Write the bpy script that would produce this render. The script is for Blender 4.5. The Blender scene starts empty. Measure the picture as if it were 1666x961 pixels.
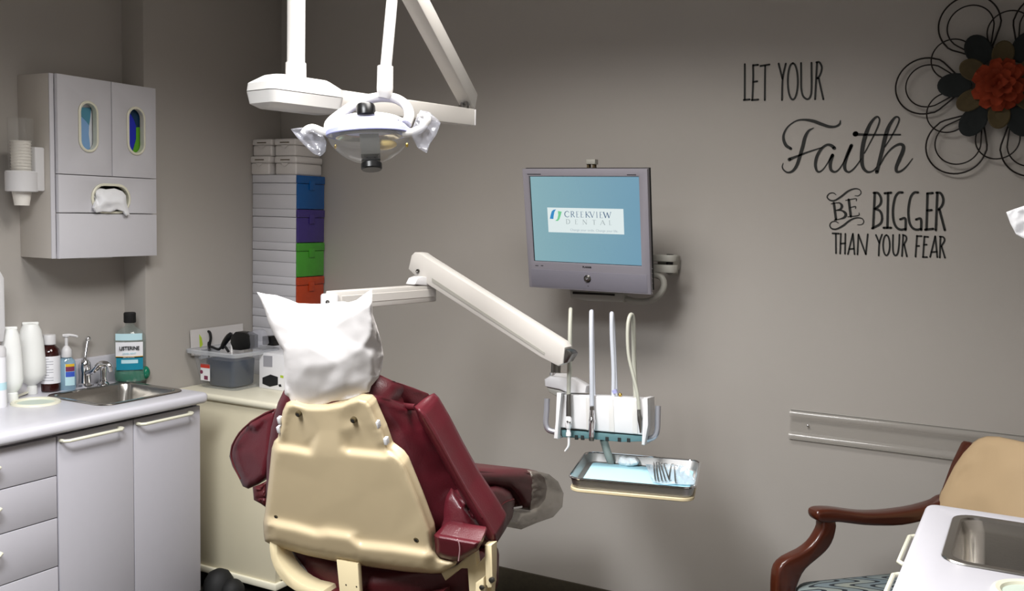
import bpy, bmesh, math, random
import numpy as np
from mathutils import Vector as V, Matrix, geometry, noise
random.seed(7)
SC = bpy.context.scene
COL = SC.collection
# ------------------------------------------------------------------ camera
H = 1.55
FPX, YAW, PIT, ROLL, CX, CY = 1579.8, math.radians(28.372), math.radians(4.839), math.radians(1.335), 833.0, 480.5
_cy, _sy = math.cos(YAW), math.sin(YAW)
FW = V((-_sy*math.cos(PIT), _cy*math.cos(PIT), -math.sin(PIT)))
_r = V((_cy, _sy, 0)); _u = _r.cross(FW)
RT = _r*math.cos(ROLL) + _u*math.sin(ROLL)
UP = -_r*math.sin(ROLL) + _u*math.cos(ROLL)
EYE = V((0, 0, H))
cam = bpy.data.cameras.new('camera'); camo = bpy.data.objects.new('camera', cam); COL.objects.link(camo)
cam.sensor_fit = 'HORIZONTAL'; cam.sensor_width = 36.0; cam.lens = FPX/1666*36; cam.clip_start = .02
camo.matrix_world = Matrix(((RT.x, UP.x, -FW.x, EYE.x), (RT.y, UP.y, -FW.y, EYE.y), (RT.z, UP.z, -FW.z, EYE.z), (0, 0, 0, 1)))
SC.camera = camo
AX = {'x': 0, 'y': 1, 'z': 2}
def ray(px, py): return FW + RT*((px-CX)/FPX) - UP*((py-CY)/FPX)
def at(px, py, ax, val):            # where the sight line of a photo pixel meets a real plane
    d = ray(px, py); i = AX[ax]; return EYE + d*((val-EYE[i])/d[i])
def hit(px, py, p0, n):
    d = ray(px, py); return EYE + d*((p0-EYE).dot(n)/d.dot(n))
def pt(px, py, t): return EYE + ray(px, py)*t

# ------------------------------------------------------------------ materials
def lin(c):
    return tuple(((x/255)/12.92 if x/255 <= .04045 else ((x/255+.055)/1.055)**2.4) for x in c)
def mat(name, rgb, rough=.5, metal=0., bump=0., bscale=40., spec=.5, var=0., vscale=6., alpha=1., trans=0., coat=0., emit=None, estr=1., sheen=0., stretch=None, ior=1.45, bdist=.002):
    m = bpy.data.materials.new(name); m.use_nodes = True
    nt = m.node_tree; N = nt.nodes; L = nt.links
    b = N['Principled BSDF']
    c = (*lin(rgb), 1)
    b.inputs['Base Color'].default_value = c
    b.inputs['Roughness'].default_value = rough; b.inputs['Metallic'].default_value = metal
    b.inputs['Specular IOR Level'].default_value = spec; b.inputs['Alpha'].default_value = alpha
    b.inputs['Transmission Weight'].default_value = trans; b.inputs['Coat Weight'].default_value = coat; b.inputs['IOR'].default_value = ior
    if sheen: b.inputs['Sheen Weight'].default_value = sheen
    if emit: b.inputs['Emission Color'].default_value = (*lin(emit), 1); b.inputs['Emission Strength'].default_value = estr
    if bump or var:
        tc = N.new('ShaderNodeTexCoord'); src = tc.outputs['Object']
        if stretch:
            mp = N.new('ShaderNodeMapping'); mp.inputs['Scale'].default_value = stretch; L.new(src, mp.inputs['Vector']); src = mp.outputs['Vector']
        if bump:
            n = N.new('ShaderNodeTexNoise'); n.inputs['Scale'].default_value = bscale; n.inputs['Detail'].default_value = 4; L.new(src, n.inputs['Vector'])
            bp = N.new('ShaderNodeBump'); bp.inputs['Strength'].default_value = bump; bp.inputs['Distance'].default_value = bdist
            L.new(n.outputs['Fac'], bp.inputs['Height']); L.new(bp.outputs['Normal'], b.inputs['Normal'])
        if var:
            n2 = N.new('ShaderNodeTexNoise'); n2.inputs['Scale'].default_value = vscale; n2.inputs['Detail'].default_value = 3; L.new(src, n2.inputs['Vector'])
            mx = N.new('ShaderNodeMix'); mx.data_type = 'RGBA'; L.new(n2.outputs['Fac'], mx.inputs['Factor'])
            mx.inputs['A'].default_value = tuple(x*(1-var) for x in c[:3])+(1,); mx.inputs['B'].default_value = tuple(min(1, x*(1+var)) for x in c[:3])+(1,)
            L.new(mx.outputs['Result'], b.inputs['Base Color'])
    return m
def film(name, rgb, opacity=.25, rough=.15, gloss=.25, tint=.2):
    # thin clear plastic: mostly see-through, with a glossy skin and a little haze
    m = bpy.data.materials.new(name); m.use_nodes = True
    nt = m.node_tree; N = nt.nodes; L = nt.links; N.remove(N['Principled BSDF']); out = N['Material Output']
    tr = N.new('ShaderNodeBsdfTransparent'); tr.inputs['Color'].default_value = (*[(1-tint)+tint*min(1, x) for x in lin(rgb)], 1)
    gl = N.new('ShaderNodeBsdfGlossy'); gl.inputs['Roughness'].default_value = rough
    df = N.new('ShaderNodeBsdfDiffuse'); df.inputs['Color'].default_value = (*lin(rgb), 1)
    m1 = N.new('ShaderNodeMixShader'); m1.inputs['Fac'].default_value = opacity; L.new(tr.outputs[0], m1.inputs[1]); L.new(df.outputs[0], m1.inputs[2])
    lw = N.new('ShaderNodeLayerWeight'); lw.inputs['Blend'].default_value = .5
    pw = N.new('ShaderNodeMath'); pw.operation = 'POWER'; L.new(lw.outputs['Facing'], pw.inputs[0]); pw.inputs[1].default_value = 3.
    ma_ = N.new('ShaderNodeMath'); ma_.operation = 'MULTIPLY_ADD'; L.new(pw.outputs[0], ma_.inputs[0]); ma_.inputs[1].default_value = min(.9, gloss*3); ma_.inputs[2].default_value = .04
    m2 = N.new('ShaderNodeMixShader'); L.new(ma_.outputs[0], m2.inputs['Fac']); L.new(m1.outputs[0], m2.inputs[1]); L.new(gl.outputs[0], m2.inputs[2])
    L.new(m2.outputs[0], out.inputs['Surface'])
    return m
M = {}
M['wall'] = mat('taupe_wall_paint', (171, 166, 160), .55, bump=.10, bscale=260, var=.03, vscale=2.5, bdist=.002)
M['ceil'] = mat('ceiling_white', (205, 203, 198), .9, bump=.2, bscale=120)
M['floor'] = mat('dark_carpet', (38, 34, 26), .95, bump=.8, bscale=300, var=.5, vscale=120)
M['base'] = mat('dark_baseboard', (52, 46, 34), .8, var=.35, vscale=70, bump=.3, bscale=120)
M['lam'] = mat('grey_white_laminate', (203, 202, 207), .42, var=.015, vscale=30)
M['lambase_shaded'] = mat('shaded_base_unit_laminate', (184, 182, 189), .42, var=.015, vscale=30)  # same laminate as the wall cabinets, dimmer light on base units painted in
M['lamtop'] = mat('worktop_laminate', (204, 203, 210), .33, var=.012, vscale=60)
M['lamside_shaded'] = mat('shaded_laminate_side', (196, 190, 182), .5)  # same laminate again, shade of the cabinet's unlit side put into the colour
M['trimwhite'] = mat('ivory_plastic', (226, 224, 204), .35)
M['cream'] = mat('cream_laminate', (218, 210, 184), .45, var=.02, vscale=15)
M['creamtop'] = mat('cream_top', (230, 225, 204), .35)
M['shell'] = mat('cream_shell_plastic', (198, 180, 146), .36, var=.02, vscale=12, bump=.03, bscale=200)
M['beige'] = mat('beige_enamel', (214, 198, 160), .38)
M['maroon'] = mat('maroon_vinyl', (82, 22, 31), .42, bump=.14, bscale=260, var=.06, vscale=30, coat=.1, bdist=.004)
M['maroon_dark'] = mat('maroon_vinyl_dark', (74, 22, 26), .45, bump=.14, bscale=260, bdist=.004)
M['piping'] = mat('pale_piping', (200, 160, 165), .5)
M['white'] = mat('white_plastic', (212, 211, 212), .35)
M['enamel'] = mat('white_enamel', (204, 202, 199), .28, coat=.2)
M['armwhite'] = mat('off_white_arm', (202, 198, 192), .35)
M['lavender'] = mat('pale_lavender_plastic', (152, 155, 196), .3)
M['black'] = mat('black_plastic', (14, 14, 15), .3)
M['blackm'] = mat('black_matte', (17, 17, 18), .7)
M['paper'] = mat('white_paper', (206, 202, 200), .85, bump=.1, bscale=260, bdist=.001)
M['tissue'] = mat('soft_tissue', (238, 239, 242), .9)
M['papercup'] = mat('paper_cup', (232, 228, 220), .6)
M['steel'] = mat('brushed_steel', (176, 172, 166), .24, metal=1., bump=.04, bscale=300, stretch=(1, 12, 1))
M['traysteel'] = mat('tray_steel', (206, 204, 202), .42, metal=1.)
M['steeld'] = mat('dark_steel', (120, 118, 114), .3, metal=1.)
M['chrome'] = mat('chrome', (225, 225, 228), .07, metal=1.)
M['alum'] = mat('satin_aluminium', (176, 178, 186), .33, metal=.7)
M['bezel'] = mat('monitor_grey_plastic', (133, 130, 138), .45)
M['bezel2'] = mat('monitor_speaker_grey', (119, 117, 127), .6, bump=.2, bscale=500)
M['greyarm'] = mat('grey_arm_paint', (156, 154, 146), .45)
M['vinyl'] = mat('black_vinyl_decal', (17, 19, 16), .55)
M['wire'] = mat('dark_wire', (25, 19, 15), .5, metal=.4)
M['petal_dk'] = mat('dark_metal_petal', (22, 27, 27), .85, var=.2, vscale=40)
M['petal_gd'] = mat('bronze_metal_petal', (74, 62, 36), .8, metal=.0, var=.25, vscale=40)
M['orange'] = mat('orange_fabric_petal', (140, 50, 20), .9, var=.35, vscale=60)
M['wood'] = mat('cherry_wood', (72, 30, 15), .3, var=.22, vscale=9, stretch=(1, 1, 7), coat=.35)
M['tan'] = mat('tan_vinyl', (190, 164, 128), .6, var=.03, vscale=14, bump=.06, bscale=300)
M['hose'] = mat('pale_hose', (186, 190, 198), .35)
M['hose_y'] = mat('yellowed_hose', (172, 172, 160), .35)
M['teal'] = mat('smoky_teal_plastic', (84, 116, 120), .3)
M['bluepaper'] = mat('blue_paper', (176, 220, 232), .8)
M['gauze'] = mat('white_gauze', (236, 238, 240), .9)
M['pouch'] = film('sterilisation_pouch', (206, 230, 244), .72, .2, .2)
M['film'] = film('clear_film', (222, 224, 236), .13, .12, .16)
M['clear'] = film('clear_polycarbonate', (236, 236, 234), .06, .05, .08)
M['cover'] = film('dusty_plastic_cover', (178, 170, 158), .36, .22, .09, .25)
M['tub'] = film('translucent_tub', (220, 224, 230), .09, .2, .10)
M['tubrim'] = film('translucent_tub_rim', (224, 228, 234), .45, .25, .14)
M['rail'] = film('clear_rail', (216, 214, 208), .07, .09, .10)
M['raillip'] = film('clear_rail_lip', (216, 214, 208), .12, .14, .34)
M['squeeze'] = mat('milky_plastic', (234, 235, 232), .4, trans=.0, sheen=.1)
M['amber'] = mat('dark_amber_bottle', (46, 12, 10), .12, coat=.3)
M['label'] = mat('white_label', (232, 232, 236), .5)
M['gel'] = film('clear_blue_gel', (176, 212, 232), .42, .1, .2, .7)
M['mouth'] = film('green_mouthwash', (26, 150, 116), .5, .06, .12, .9)
M['bclear'] = film('clear_bottle', (214, 232, 228), .08, .06, .12)
M['teal_label'] = mat('teal_label', (22, 134, 160), .4)
M['paleblue'] = mat('pale_blue_label', (190, 224, 232), .4)
M['yellow'] = mat('yellow_print', (222, 180, 50), .5)
M['red'] = mat('red_print', (200, 58, 42), .5)
M['redpurple'] = mat('purple_print', (120, 50, 80), .5)
M['blue_print'] = mat('blue_print', (60, 90, 190), .5)
M['ink'] = mat('black_print', (20, 22, 26), .5)
M['greyink'] = mat('grey_print', (158, 158, 166), .6)
M['boxblue'] = mat('blue_translucent_plastic', (10, 84, 150), .22, coat=.3, var=.12, vscale=30)
M['boxpurple'] = mat('purple_translucent_plastic', (62, 48, 120), .22, coat=.3, var=.15, vscale=30)
M['boxgreen'] = mat('green_translucent_plastic', (66, 150, 44), .25, coat=.3, var=.15, vscale=30)
M['boxorange'] = mat('orange_translucent_plastic', (176, 60, 22), .25, coat=.3, var=.3, vscale=22)
M['boxwhite'] = mat('white_box_plastic', (206, 206, 212), .45)
M['boxivory'] = mat('ivory_box_plastic', (212, 208, 205), .4)
M['navy'] = mat('navy_container', (52, 64, 84), .4)
M['lime'] = mat('lime_print', (178, 202, 60), .5)
M['pinkish'] = mat('pink_edge', (226, 170, 180), .6)
M['glovewhite'] = mat('glove_box_white', (226, 230, 234), .5)
M['gloveblue'] = mat('glove_box_blue', (132, 172, 216), .45, var=.1, vscale=14)
M['gloveteal'] = mat('glove_box_deep_teal', (84, 144, 168), .45)
M['glovenavy'] = mat('glove_box_navy', (34, 46, 190), .4)
M['glovedark'] = mat('glove_box_dark', (26, 60, 90), .4)
M['glovegreen'] = mat('glove_box_green', (96, 168, 40), .4)
M['dark'] = mat('shadow_gap', (28, 24, 20), .9)
M['reflect'] = mat('lamp_reflector', (196, 186, 160), .2, metal=.8)
M['amberglass'] = mat('amber_filter', (214, 186, 110), .25)
M['brass'] = mat('brass', (190, 160, 80), .3, metal=1.)
M['screen'] = mat('lit_screen', (20, 30, 34), .25)
M['palegreen'] = mat('pale_green_liner', (196, 208, 196), .5)

def screen_material():
    m = M['screen']; nt = m.node_tree; N = nt.nodes; L = nt.links; b = N['Principled BSDF']
    tc = N.new('ShaderNodeTexCoord'); mp = N.new('ShaderNodeSeparateXYZ'); L.new(tc.outputs['Generated'], mp.inputs[0])
    r = N.new('ShaderNodeValToRGB'); L.new(mp.outputs['X'], r.inputs[0])
    r.color_ramp.elements[0].color = (*lin((140, 180, 188)), 1); r.color_ramp.elements[1].color = (*lin((118, 162, 186)), 1)
    L.new(r.outputs[0], b.inputs['Emission Color']); b.inputs['Emission Strength'].default_value = .86
screen_material()
def emissive(name, rgb, s=.9):
    return mat(name, tuple(x*.2 for x in rgb), .3, emit=rgb, estr=s)
M['s_white'] = emissive('screen_white', (228, 240, 240)); M['s_navy'] = emissive('screen_navy', (84, 110, 140)); M['s_grey'] = emissive('screen_grey', (166, 178, 180))
M['s_blue'] = emissive('screen_blue', (52, 140, 200)); M['s_green'] = emissive('screen_green', (120, 206, 150)); M['s_pale'] = emissive('screen_pale', (186, 200, 206))
def seat_fabric():
    m = bpy.data.materials.new('meander_seat_fabric'); m.use_nodes = True; nt = m.node_tree; N = nt.nodes; L = nt.links; b = N['Principled BSDF']
    b.inputs['Roughness'].default_value = .85
    tc = N.new('ShaderNodeTexCoord'); rt = N.new('ShaderNodeMapping'); L.new(tc.outputs['Object'], rt.inputs['Vector'])
    rt.inputs['Rotation'].default_value = (0, 0, math.radians(-25))
    sp = N.new('ShaderNodeSeparateXYZ'); L.new(rt.outputs['Vector'], sp.inputs[0])
    def mth(op, a, b_=None):
        n = N.new('ShaderNodeMath'); n.operation = op
        for i, v in enumerate((a, b_)):
            if v is None: continue
            if isinstance(v, (int, float)): n.inputs[i].default_value = v
            else: L.new(v, n.inputs[i])
        return n.outputs[0]
    k1, k2 = 2*math.pi/.12, 2*math.pi/.085
    ph = mth('MULTIPLY', mth('SINE', mth('MULTIPLY', sp.outputs['Y'], k2)), 2.3)
    f = mth('SINE', mth('ADD', mth('MULTIPLY', sp.outputs['X'], k1), ph))
    line = mth('LESS_THAN', mth('ABSOLUTE', f), .40)
    fill = mth('GREATER_THAN', f, 0.)
    nz = N.new('ShaderNodeTexNoise'); nz.inputs['Scale'].default_value = 9; L.new(rt.outputs['Vector'], nz.inputs['Vector'])
    c1 = N.new('ShaderNodeMix'); c1.data_type = 'RGBA'; c1.inputs['A'].default_value = (*lin((140, 142, 126)), 1); c1.inputs['B'].default_value = (*lin((104, 122, 132)), 1); L.new(nz.outputs['Fac'], c1.inputs['Factor'])
    c2 = N.new('ShaderNodeMix'); c2.data_type = 'RGBA'; c2.inputs['B'].default_value = (*lin((84, 102, 114)), 1); L.new(c1.outputs['Result'], c2.inputs['A']); L.new(mth('MULTIPLY', fill, .55), c2.inputs['Factor'])
    c3 = N.new('ShaderNodeMix'); c3.data_type = 'RGBA'; c3.inputs['B'].default_value = (*lin((26, 32, 40)), 1); L.new(c2.outputs['Result'], c3.inputs['A']); L.new(line, c3.inputs['Factor'])
    L.new(c3.outputs['Result'], b.inputs['Base Color'])
    return m
M['seatfab'] = seat_fabric()

# ------------------------------------------------------------------ mesh builder
def frame(axis, hint=None):
    z = V(axis).normalized(); h = V(hint) if hint is not None else (V((0, 0, 1)) if abs(z.z) < .9 else V((0, 1, 0)))
    x = h.cross(z).normalized(); y = z.cross(x)
    return x, y, z
def place(loc, x=(1, 0, 0), y=(0, 1, 0), z=(0, 0, 1)):
    x, y, z, l = V(x), V(y), V(z), V(loc)
    return Matrix(((x.x, y.x, z.x, l.x), (x.y, y.y, z.y, l.y), (x.z, y.z, z.z, l.z), (0, 0, 0, 1)))
def spline(pts, k=6, closed=False):
    if k <= 1: return [tuple(p) for p in pts]
    P = [np.array(p, float) for p in pts]; n = len(P); out = []
    rng = range(n) if closed else range(n-1)
    for i in rng:
        p0 = P[(i-1) % n] if (closed or i > 0) else 2*P[0]-P[1]
        p1, p2 = P[i], P[(i+1) % n]
        p3 = P[(i+2) % n] if (closed or i+2 < n) else 2*P[-1]-P[-2]
        for j in range(k):
            t = j/k
            out.append(tuple(.5*((2*p1)+(-p0+p2)*t+(2*p0-5*p1+4*p2-p3)*t*t+(-p0+3*p1-3*p2+p3)*t**3)))
    if not closed: out.append(tuple(P[-1]))
    return out
def rrect(hx, hy, r, n=5, cx=0, cy=0):
    out = []
    for (sx, sy, a0) in ((1, 1, 0), (-1, 1, 90), (-1, -1, 180), (1, -1, 270)):
        for i in range(n+1):
            a = math.radians(a0+90*i/n); out.append((cx+sx*(hx-r)+r*math.cos(a), cy+sy*(hy-r)+r*math.sin(a)))
    return out
class MB:
    def __init__(s): s.b = bmesh.new()
    def add(s, t):
        me = bpy.data.meshes.new('t'); t.to_mesh(me); t.free(); s.b.from_mesh(me); bpy.data.meshes.remove(me); return s
    def box(s, lo, hi, bev=0., seg=2, M4=None):
        t = bmesh.new(); lo, hi = V(lo), V(hi)
        bmesh.ops.create_cube(t, size=1); c = (lo+hi)/2; d = hi-lo
        for v in t.verts: v.co = V((v.co.x*d.x+c.x, v.co.y*d.y+c.y, v.co.z*d.z+c.z))
        if bev: bmesh.ops.bevel(t, geom=t.edges[:], offset=min(bev, .49*min(abs(d.x), abs(d.y), abs(d.z))), segments=seg, profile=.5, affect='EDGES')
        if M4 is not None: t.transform(M4); bmesh.ops.recalc_face_normals(t, faces=t.faces[:])
        return s.add(t)
    def tube(s, pts, r, n=12, closed=False, k=1, caps=True):
        P = list(pts); R = list(r) if isinstance(r, (list, tuple)) else [r]*len(P)
        if k > 1:
            q = spline([(*p, rr) for p, rr in zip(P, R)], k, closed); P = [V(x[:3]) for x in q]; R = [max(1e-5, x[3]) for x in q]
        P = [V(p) for p in P]; m = len(P); t = bmesh.new(); rings = []
        prev = None
        for i in range(m):
            if closed: d = P[(i+1) % m]-P[(i-1) % m]
            else: d = P[min(i+1, m-1)]-P[max(i-1, 0)]
            d = d.normalized() if d.length > 1e-9 else V((0, 0, 1))
            if prev is None: x, y, _ = frame(d)
            else:
                x = prev-d*prev.dot(d); x = x.normalized(); y = d.cross(x)
            prev = x
            rings.append([t.verts.new(P[i]+(x*math.cos(2*math.pi*j/n)+y*math.sin(2*math.pi*j/n))*R[i]) for j in range(n)])
        for i in range(m if closed else m-1):
            a, b = rings[i], rings[(i+1) % m]
            for j in range(n): t.faces.new((a[j], a[(j+1) % n], b[(j+1) % n], b[j]))
        if caps and not closed: t.faces.new(rings[0][::-1]); t.faces.new(rings[-1])
        bmesh.ops.recalc_face_normals(t, faces=t.faces[:])
        return s.add(t)
    def loft(s, rings, closed_ends=True, cap0=None, cap1=None):
        t = bmesh.new(); R = [[t.verts.new(V(p)) for p in r] for r in rings]; n = len(R[0])
        for a, b in zip(R, R[1:]):
            for j in range(n): t.faces.new((a[j], a[(j+1) % n], b[(j+1) % n], b[j]))
        if closed_ends if cap0 is None else cap0: t.faces.new(R[0][::-1])
        if closed_ends if cap1 is None else cap1: t.faces.new(R[-1])
        bmesh.ops.recalc_face_normals(t, faces=t.faces[:])
        return s.add(t)
    def lathe(s, prof, M4=None, n=24, sx=1., sy=1., closed_ends=True):
        M4 = M4 or Matrix.Identity(4)
        return s.loft([[M4 @ V((r*sx*math.cos(2*math.pi*j/n), r*sy*math.sin(2*math.pi*j/n), z)) for j in range(n)] for r, z in prof], closed_ends)
    def ell(s, c, rx, ry, rz, n=20, m=12, M4=None):
        pr = [(max(1e-4, math.cos(a)), math.sin(a)) for a in [math.pi*(i/m-.5) for i in range(m+1)]]
        t = [[(lambda p: (M4 @ p) if M4 is not None else p)(V((c[0]+rx*r*math.cos(2*math.pi*j/n), c[1]+ry*r*math.sin(2*math.pi*j/n), c[2]+rz*z))) for j in range(n)] for r, z in pr]
        return s.loft(t)
    def prism(s, out, M4, d0, d1, bev=0., seg=2, holes=()):
        # outline in local XY, pushed along local Z from d0 to d1
        t = bmesh.new()
        def loop(o):
            vs = [t.verts.new((x, y, d0)) for x, y in o]; return [t.edges.new((vs[i], vs[(i+1) % len(vs)])) for i in range(len(vs))], vs
        es, vs = loop(out)
        if holes:
            for h in holes: es = es+loop(h)[0]
            bmesh.ops.triangle_fill(t, use_beauty=True, use_dissolve=False, edges=es)
        else: t.faces.new(vs)
        fs = t.faces[:]
        ex = bmesh.ops.extrude_face_region(t, geom=fs)
        for v in [g for g in ex['geom'] if isinstance(g, bmesh.types.BMVert)]: v.co.z = d1
        bmesh.ops.recalc_face_normals(t, faces=t.faces[:])
        if bev:
            ed = [e for e in t.edges if len(e.link_faces) == 2 and e.link_faces[0].normal.dot(e.link_faces[1].normal) < .5 and abs(e.verts[0].co.z-e.verts[1].co.z) < 1e-6]
            if ed: bmesh.ops.bevel(t, geom=ed, offset=bev, segments=seg, profile=.5, affect='EDGES')
        t.transform(M4); bmesh.ops.recalc_face_normals(t, faces=t.faces[:])
        return s.add(t)
    def poly(s, pts):
        t = bmesh.new(); t.faces.new([t.verts.new(V(p)) for p in pts]); return s.add(t)
    def ribbon(s, pts, mapf, k=6, cap=True):
        # flat stroke: pts = (u, v, width) in a flat drawing space that mapf carries to 3-D
        q = spline(pts, k); t = bmesh.new(); A = []; m = len(q)
        for i, (u, v, w) in enumerate(q):
            a, b = q[max(i-1, 0)], q[min(i+1, m-1)]; du, dv = b[0]-a[0], b[1]-a[1]; l = math.hypot(du, dv) or 1; nx, ny = -dv/l*w/2, du/l*w/2
            A.append((t.verts.new(mapf(u+nx, v+ny)), t.verts.new(mapf(u-nx, v-ny))))
        for a, b in zip(A, A[1:]): t.faces.new((a[0], a[1], b[1], b[0]))
        if cap:
            for (u, v, w), side in ((q[0], A[0]), (q[-1], A[-1])):
                if w > 0:
                    t.faces.new([t.verts.new(mapf(u+w/2*math.cos(x*math.pi/5), v+w/2*math.sin(x*math.pi/5))) for x in range(10)])
        return s.add(t)
    def sheet(s, grid):
        t = bmesh.new(); G = [[t.verts.new(V(p)) for p in r] for r in grid]
        for a, b in zip(G, G[1:]):
            for j in range(len(a)-1): t.faces.new((a[j], a[j+1], b[j+1], b[j]))
        return s.add(t)
    def relief(s, outline, p0, n, ctrl=None, edge=.02, rim=14, back=.03, step=6, smooth=1, rough=0., rscale=.05, k=1, seed=0., closed=True, bedge=None, along=False, bval=None):
        # a body whose outline is seen in the photo: front surface modelled in depth, closed by a back surface
        n = V(n).normalized(); p0 = V(p0)
        o = spline(outline, k, True) if k > 1 else outline
        B = []
        for i in range(len(o)):
            a, b = np.array(o[i], float), np.array(o[(i+1) % len(o)], float); m = max(1, int(round(np.linalg.norm(b-a)/step)))
            B += [a+(b-a)*j/m for j in range(m)]
        B = np.array(B); nb = len(B); A2 = np.roll(B, -1, 0)
        def bd(p):
            d = A2-B; tt = np.clip(((p-B)*d).sum(1)/np.maximum((d*d).sum(1), 1e-9), 0, 1); q = B+d*tt[:, None]; return np.sqrt(((p-q)**2).sum(1)).min()
        def inside(p):
            x, y = p; c = False; j = nb-1
            for i in range(nb):
                if (B[i][1] > y) != (B[j][1] > y) and x < (B[j][0]-B[i][0])*(y-B[i][1])/(B[j][1]-B[i][1]+1e-12)+B[i][0]: c = not c
                j = i
            return c
        I = []
        ar_ = .5*(B[:, 0]*A2[:, 1]-A2[:, 0]*B[:, 1]).sum(); Bp = np.roll(B, 1, 0); tg = A2-Bp; tg = tg/np.maximum(np.linalg.norm(tg, axis=1), 1e-9)[:, None]
        nin = np.stack((-tg[:, 1], tg[:, 0]), 1)*(1 if ar_ > 0 else -1)
        for dd in ([rim*.14, rim*.4, rim*.72, rim*1.0] if rim > 0 else []):
            for i in range(nb):
                p = B[i]+nin[i]*dd
                if inside(p) and bd(p) > dd*.9 and all(abs(p[0]-q[0])+abs(p[1]-q[1]) > step*.4 for q in I[-12:]): I.append(p)
        x0, y0 = B.min(0); x1, y1 = B.max(0); row = 0; y = y0
        while y < y1:
            x = x0+(step/2 if row % 2 else 0)
            while x < x1:
                p = np.array((x, y))
                if inside(p) and bd(p) > (rim*1.0+step*.5 if rim > 0 else step*.55): I.append(p)
                x += step
            y += step*.866; row += 1
        if bval is not None: ctrl = list(ctrl or [])+[(float(q[0]), float(q[1]), bval) for q in B[::3]]
        pts = [V((float(p[0]), float(p[1]))) for p in list(B)+I]
        res = geometry.delaunay_2d_cdt(pts, [(i, (i+1) % nb) for i in range(nb)], [], 1, 1e-5)
        P = res[0]; F = res[2]
        if ctrl:
            cp = [V((float(c[0]), float(c[1]))) for c in ctrl]; cd = [c[2] for c in ctrl]
            tri = geometry.delaunay_2d_cdt(cp, [], [], 0, 1e-5); tv, tf, og = tri[0], tri[2], tri[3]
            td = [cd[g[0]] if g else 0 for g in og]
        def field(p):
            if not ctrl: return 0.
            for f in tf:
                a, b, c = (tv[i] for i in f); dd = (b.y-c.y)*(a.x-c.x)+(c.x-b.x)*(a.y-c.y)
                if abs(dd) < 1e-9: continue
                w1 = ((b.y-c.y)*(p.x-c.x)+(c.x-b.x)*(p.y-c.y))/dd; w2 = ((c.y-a.y)*(p.x-c.x)+(a.x-c.x)*(p.y-c.y))/dd; w3 = 1-w1-w2
                if min(w1, w2, w3) > -1e-6: return w1*td[f[0]]+w2*td[f[1]]+w3*td[f[2]]
            best = sorted(((p-q).length, d) for q, d in zip(tv, td))[:2]; a, b = best[0], best[-1]
            return (a[1]*b[0]+b[1]*a[0])/(a[0]+b[0]+1e-9)
        D = [field(p) for p in P]
        nbr = [set() for _ in P]
        for f in F:
            for i in range(len(f)): nbr[f[i]].add(f[i-1]); nbr[f[i-1]].add(f[i])
        for _ in range(smooth): D = [(.5*D[i]+.5*sum(D[j] for j in nbr[i])/max(1, len(nbr[i]))) for i in range(len(D))]
        S = [min(1., bd(np.array((p.x, p.y)))/rim) for p in P]
        prof = [1-math.sqrt(max(0, 1-(1-q)**2)) for q in S]
        if rough:
            for i, p in enumerate(P):
                D[i] += rough*noise.noise(V((p.x*rscale, p.y*rscale, seed)))*min(1, S[i]*2)
        t = bmesh.new()
        fr = [t.verts.new(hit(p.x, p.y, p0+n*(d+edge*q), n)) for p, d, q in zip(P, D, prof)]
        edge_v = [q < .06 for q in S]
        # true boundary verts = verts on edges used once
        cnt = {}
        for f in F:
            for i in range(len(f)): e = tuple(sorted((f[i], f[i-1]))); cnt[e] = cnt.get(e, 0)+1
        bset = {v for e, c_ in cnt.items() if c_ == 1 for v in e}
        for f in F:
            try: t.faces.new([fr[i] for i in f])
            except ValueError: pass
        if closed:
            be = edge if bedge is None else bedge
            bk = []
            for i, (p, d) in enumerate(zip(P, D)):
                if i in bset: bk.append(fr[i])
                elif along: bk.append(t.verts.new(hit(p.x, p.y, p0+n*(d+edge+back*(1-prof[i])), n)))
                else: bk.append(t.verts.new(fr[i].co+n*(back+(edge)*(1-prof[i]) - back*prof[i])))
            for f in F:
                try: t.faces.new([bk[i] for i in reversed(f)])
                except ValueError: pass
        bmesh.ops.recalc_face_normals(t, faces=t.faces[:])
        if not closed and sum((f.normal.dot(n) for f in t.faces)) > 0: bmesh.ops.reverse_faces(t, faces=t.faces[:])
        return s.add(t)

ROOT = {}
def thing(name, label, cat, loc=(0, 0, 0), rz=0., group=None):
    o = bpy.data.objects.new(name, None); COL.objects.link(o); o.location = V(loc); o.rotation_euler = (0, 0, rz); o.empty_display_size = .05
    o['label'] = label; o['category'] = cat
    if group: o['group'] = group
    ROOT[o] = Matrix.Translation(V(loc)) @ Matrix.Rotation(rz, 4, 'Z'); return o
def tag(o, label=None, cat=None, group=None, kind=None):
    if label: o['label'] = label
    if cat: o['category'] = cat
    if group: o['group'] = group
    if kind: o['kind'] = kind
    return o
def obj(name, mb, m, parent=None, label=None, ang=35, flat=False, smooth_all=False):
    me = bpy.data.meshes.new(name); b = mb.b
    if parent is not None: b.transform(ROOT[parent].inverted()); loc = None
    else:
        xs = [v.co for v in b.verts]; lo = V((min(v.x for v in xs), min(v.y for v in xs), min(v.z for v in xs))); hi = V((max(v.x for v in xs), max(v.y for v in xs), max(v.z for v in xs)))
        loc = V(((lo.x+hi.x)/2, (lo.y+hi.y)/2, lo.z)); b.transform(Matrix.Translation(-loc))
    b.to_mesh(me); b.free()
    me.materials.append(M[m] if isinstance(m, str) else m)
    if not flat:
        for p in me.polygons: p.use_smooth = True
        if not smooth_all: me.set_sharp_from_angle(angle=math.radians(ang))
    o = bpy.data.objects.new(name, me); COL.objects.link(o)
    if parent is not None: o.parent = parent; ROOT[o] = ROOT[parent]
    else: o.location = loc; ROOT[o] = Matrix.Translation(loc)
    if label: o['label'] = label
    return o
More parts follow.
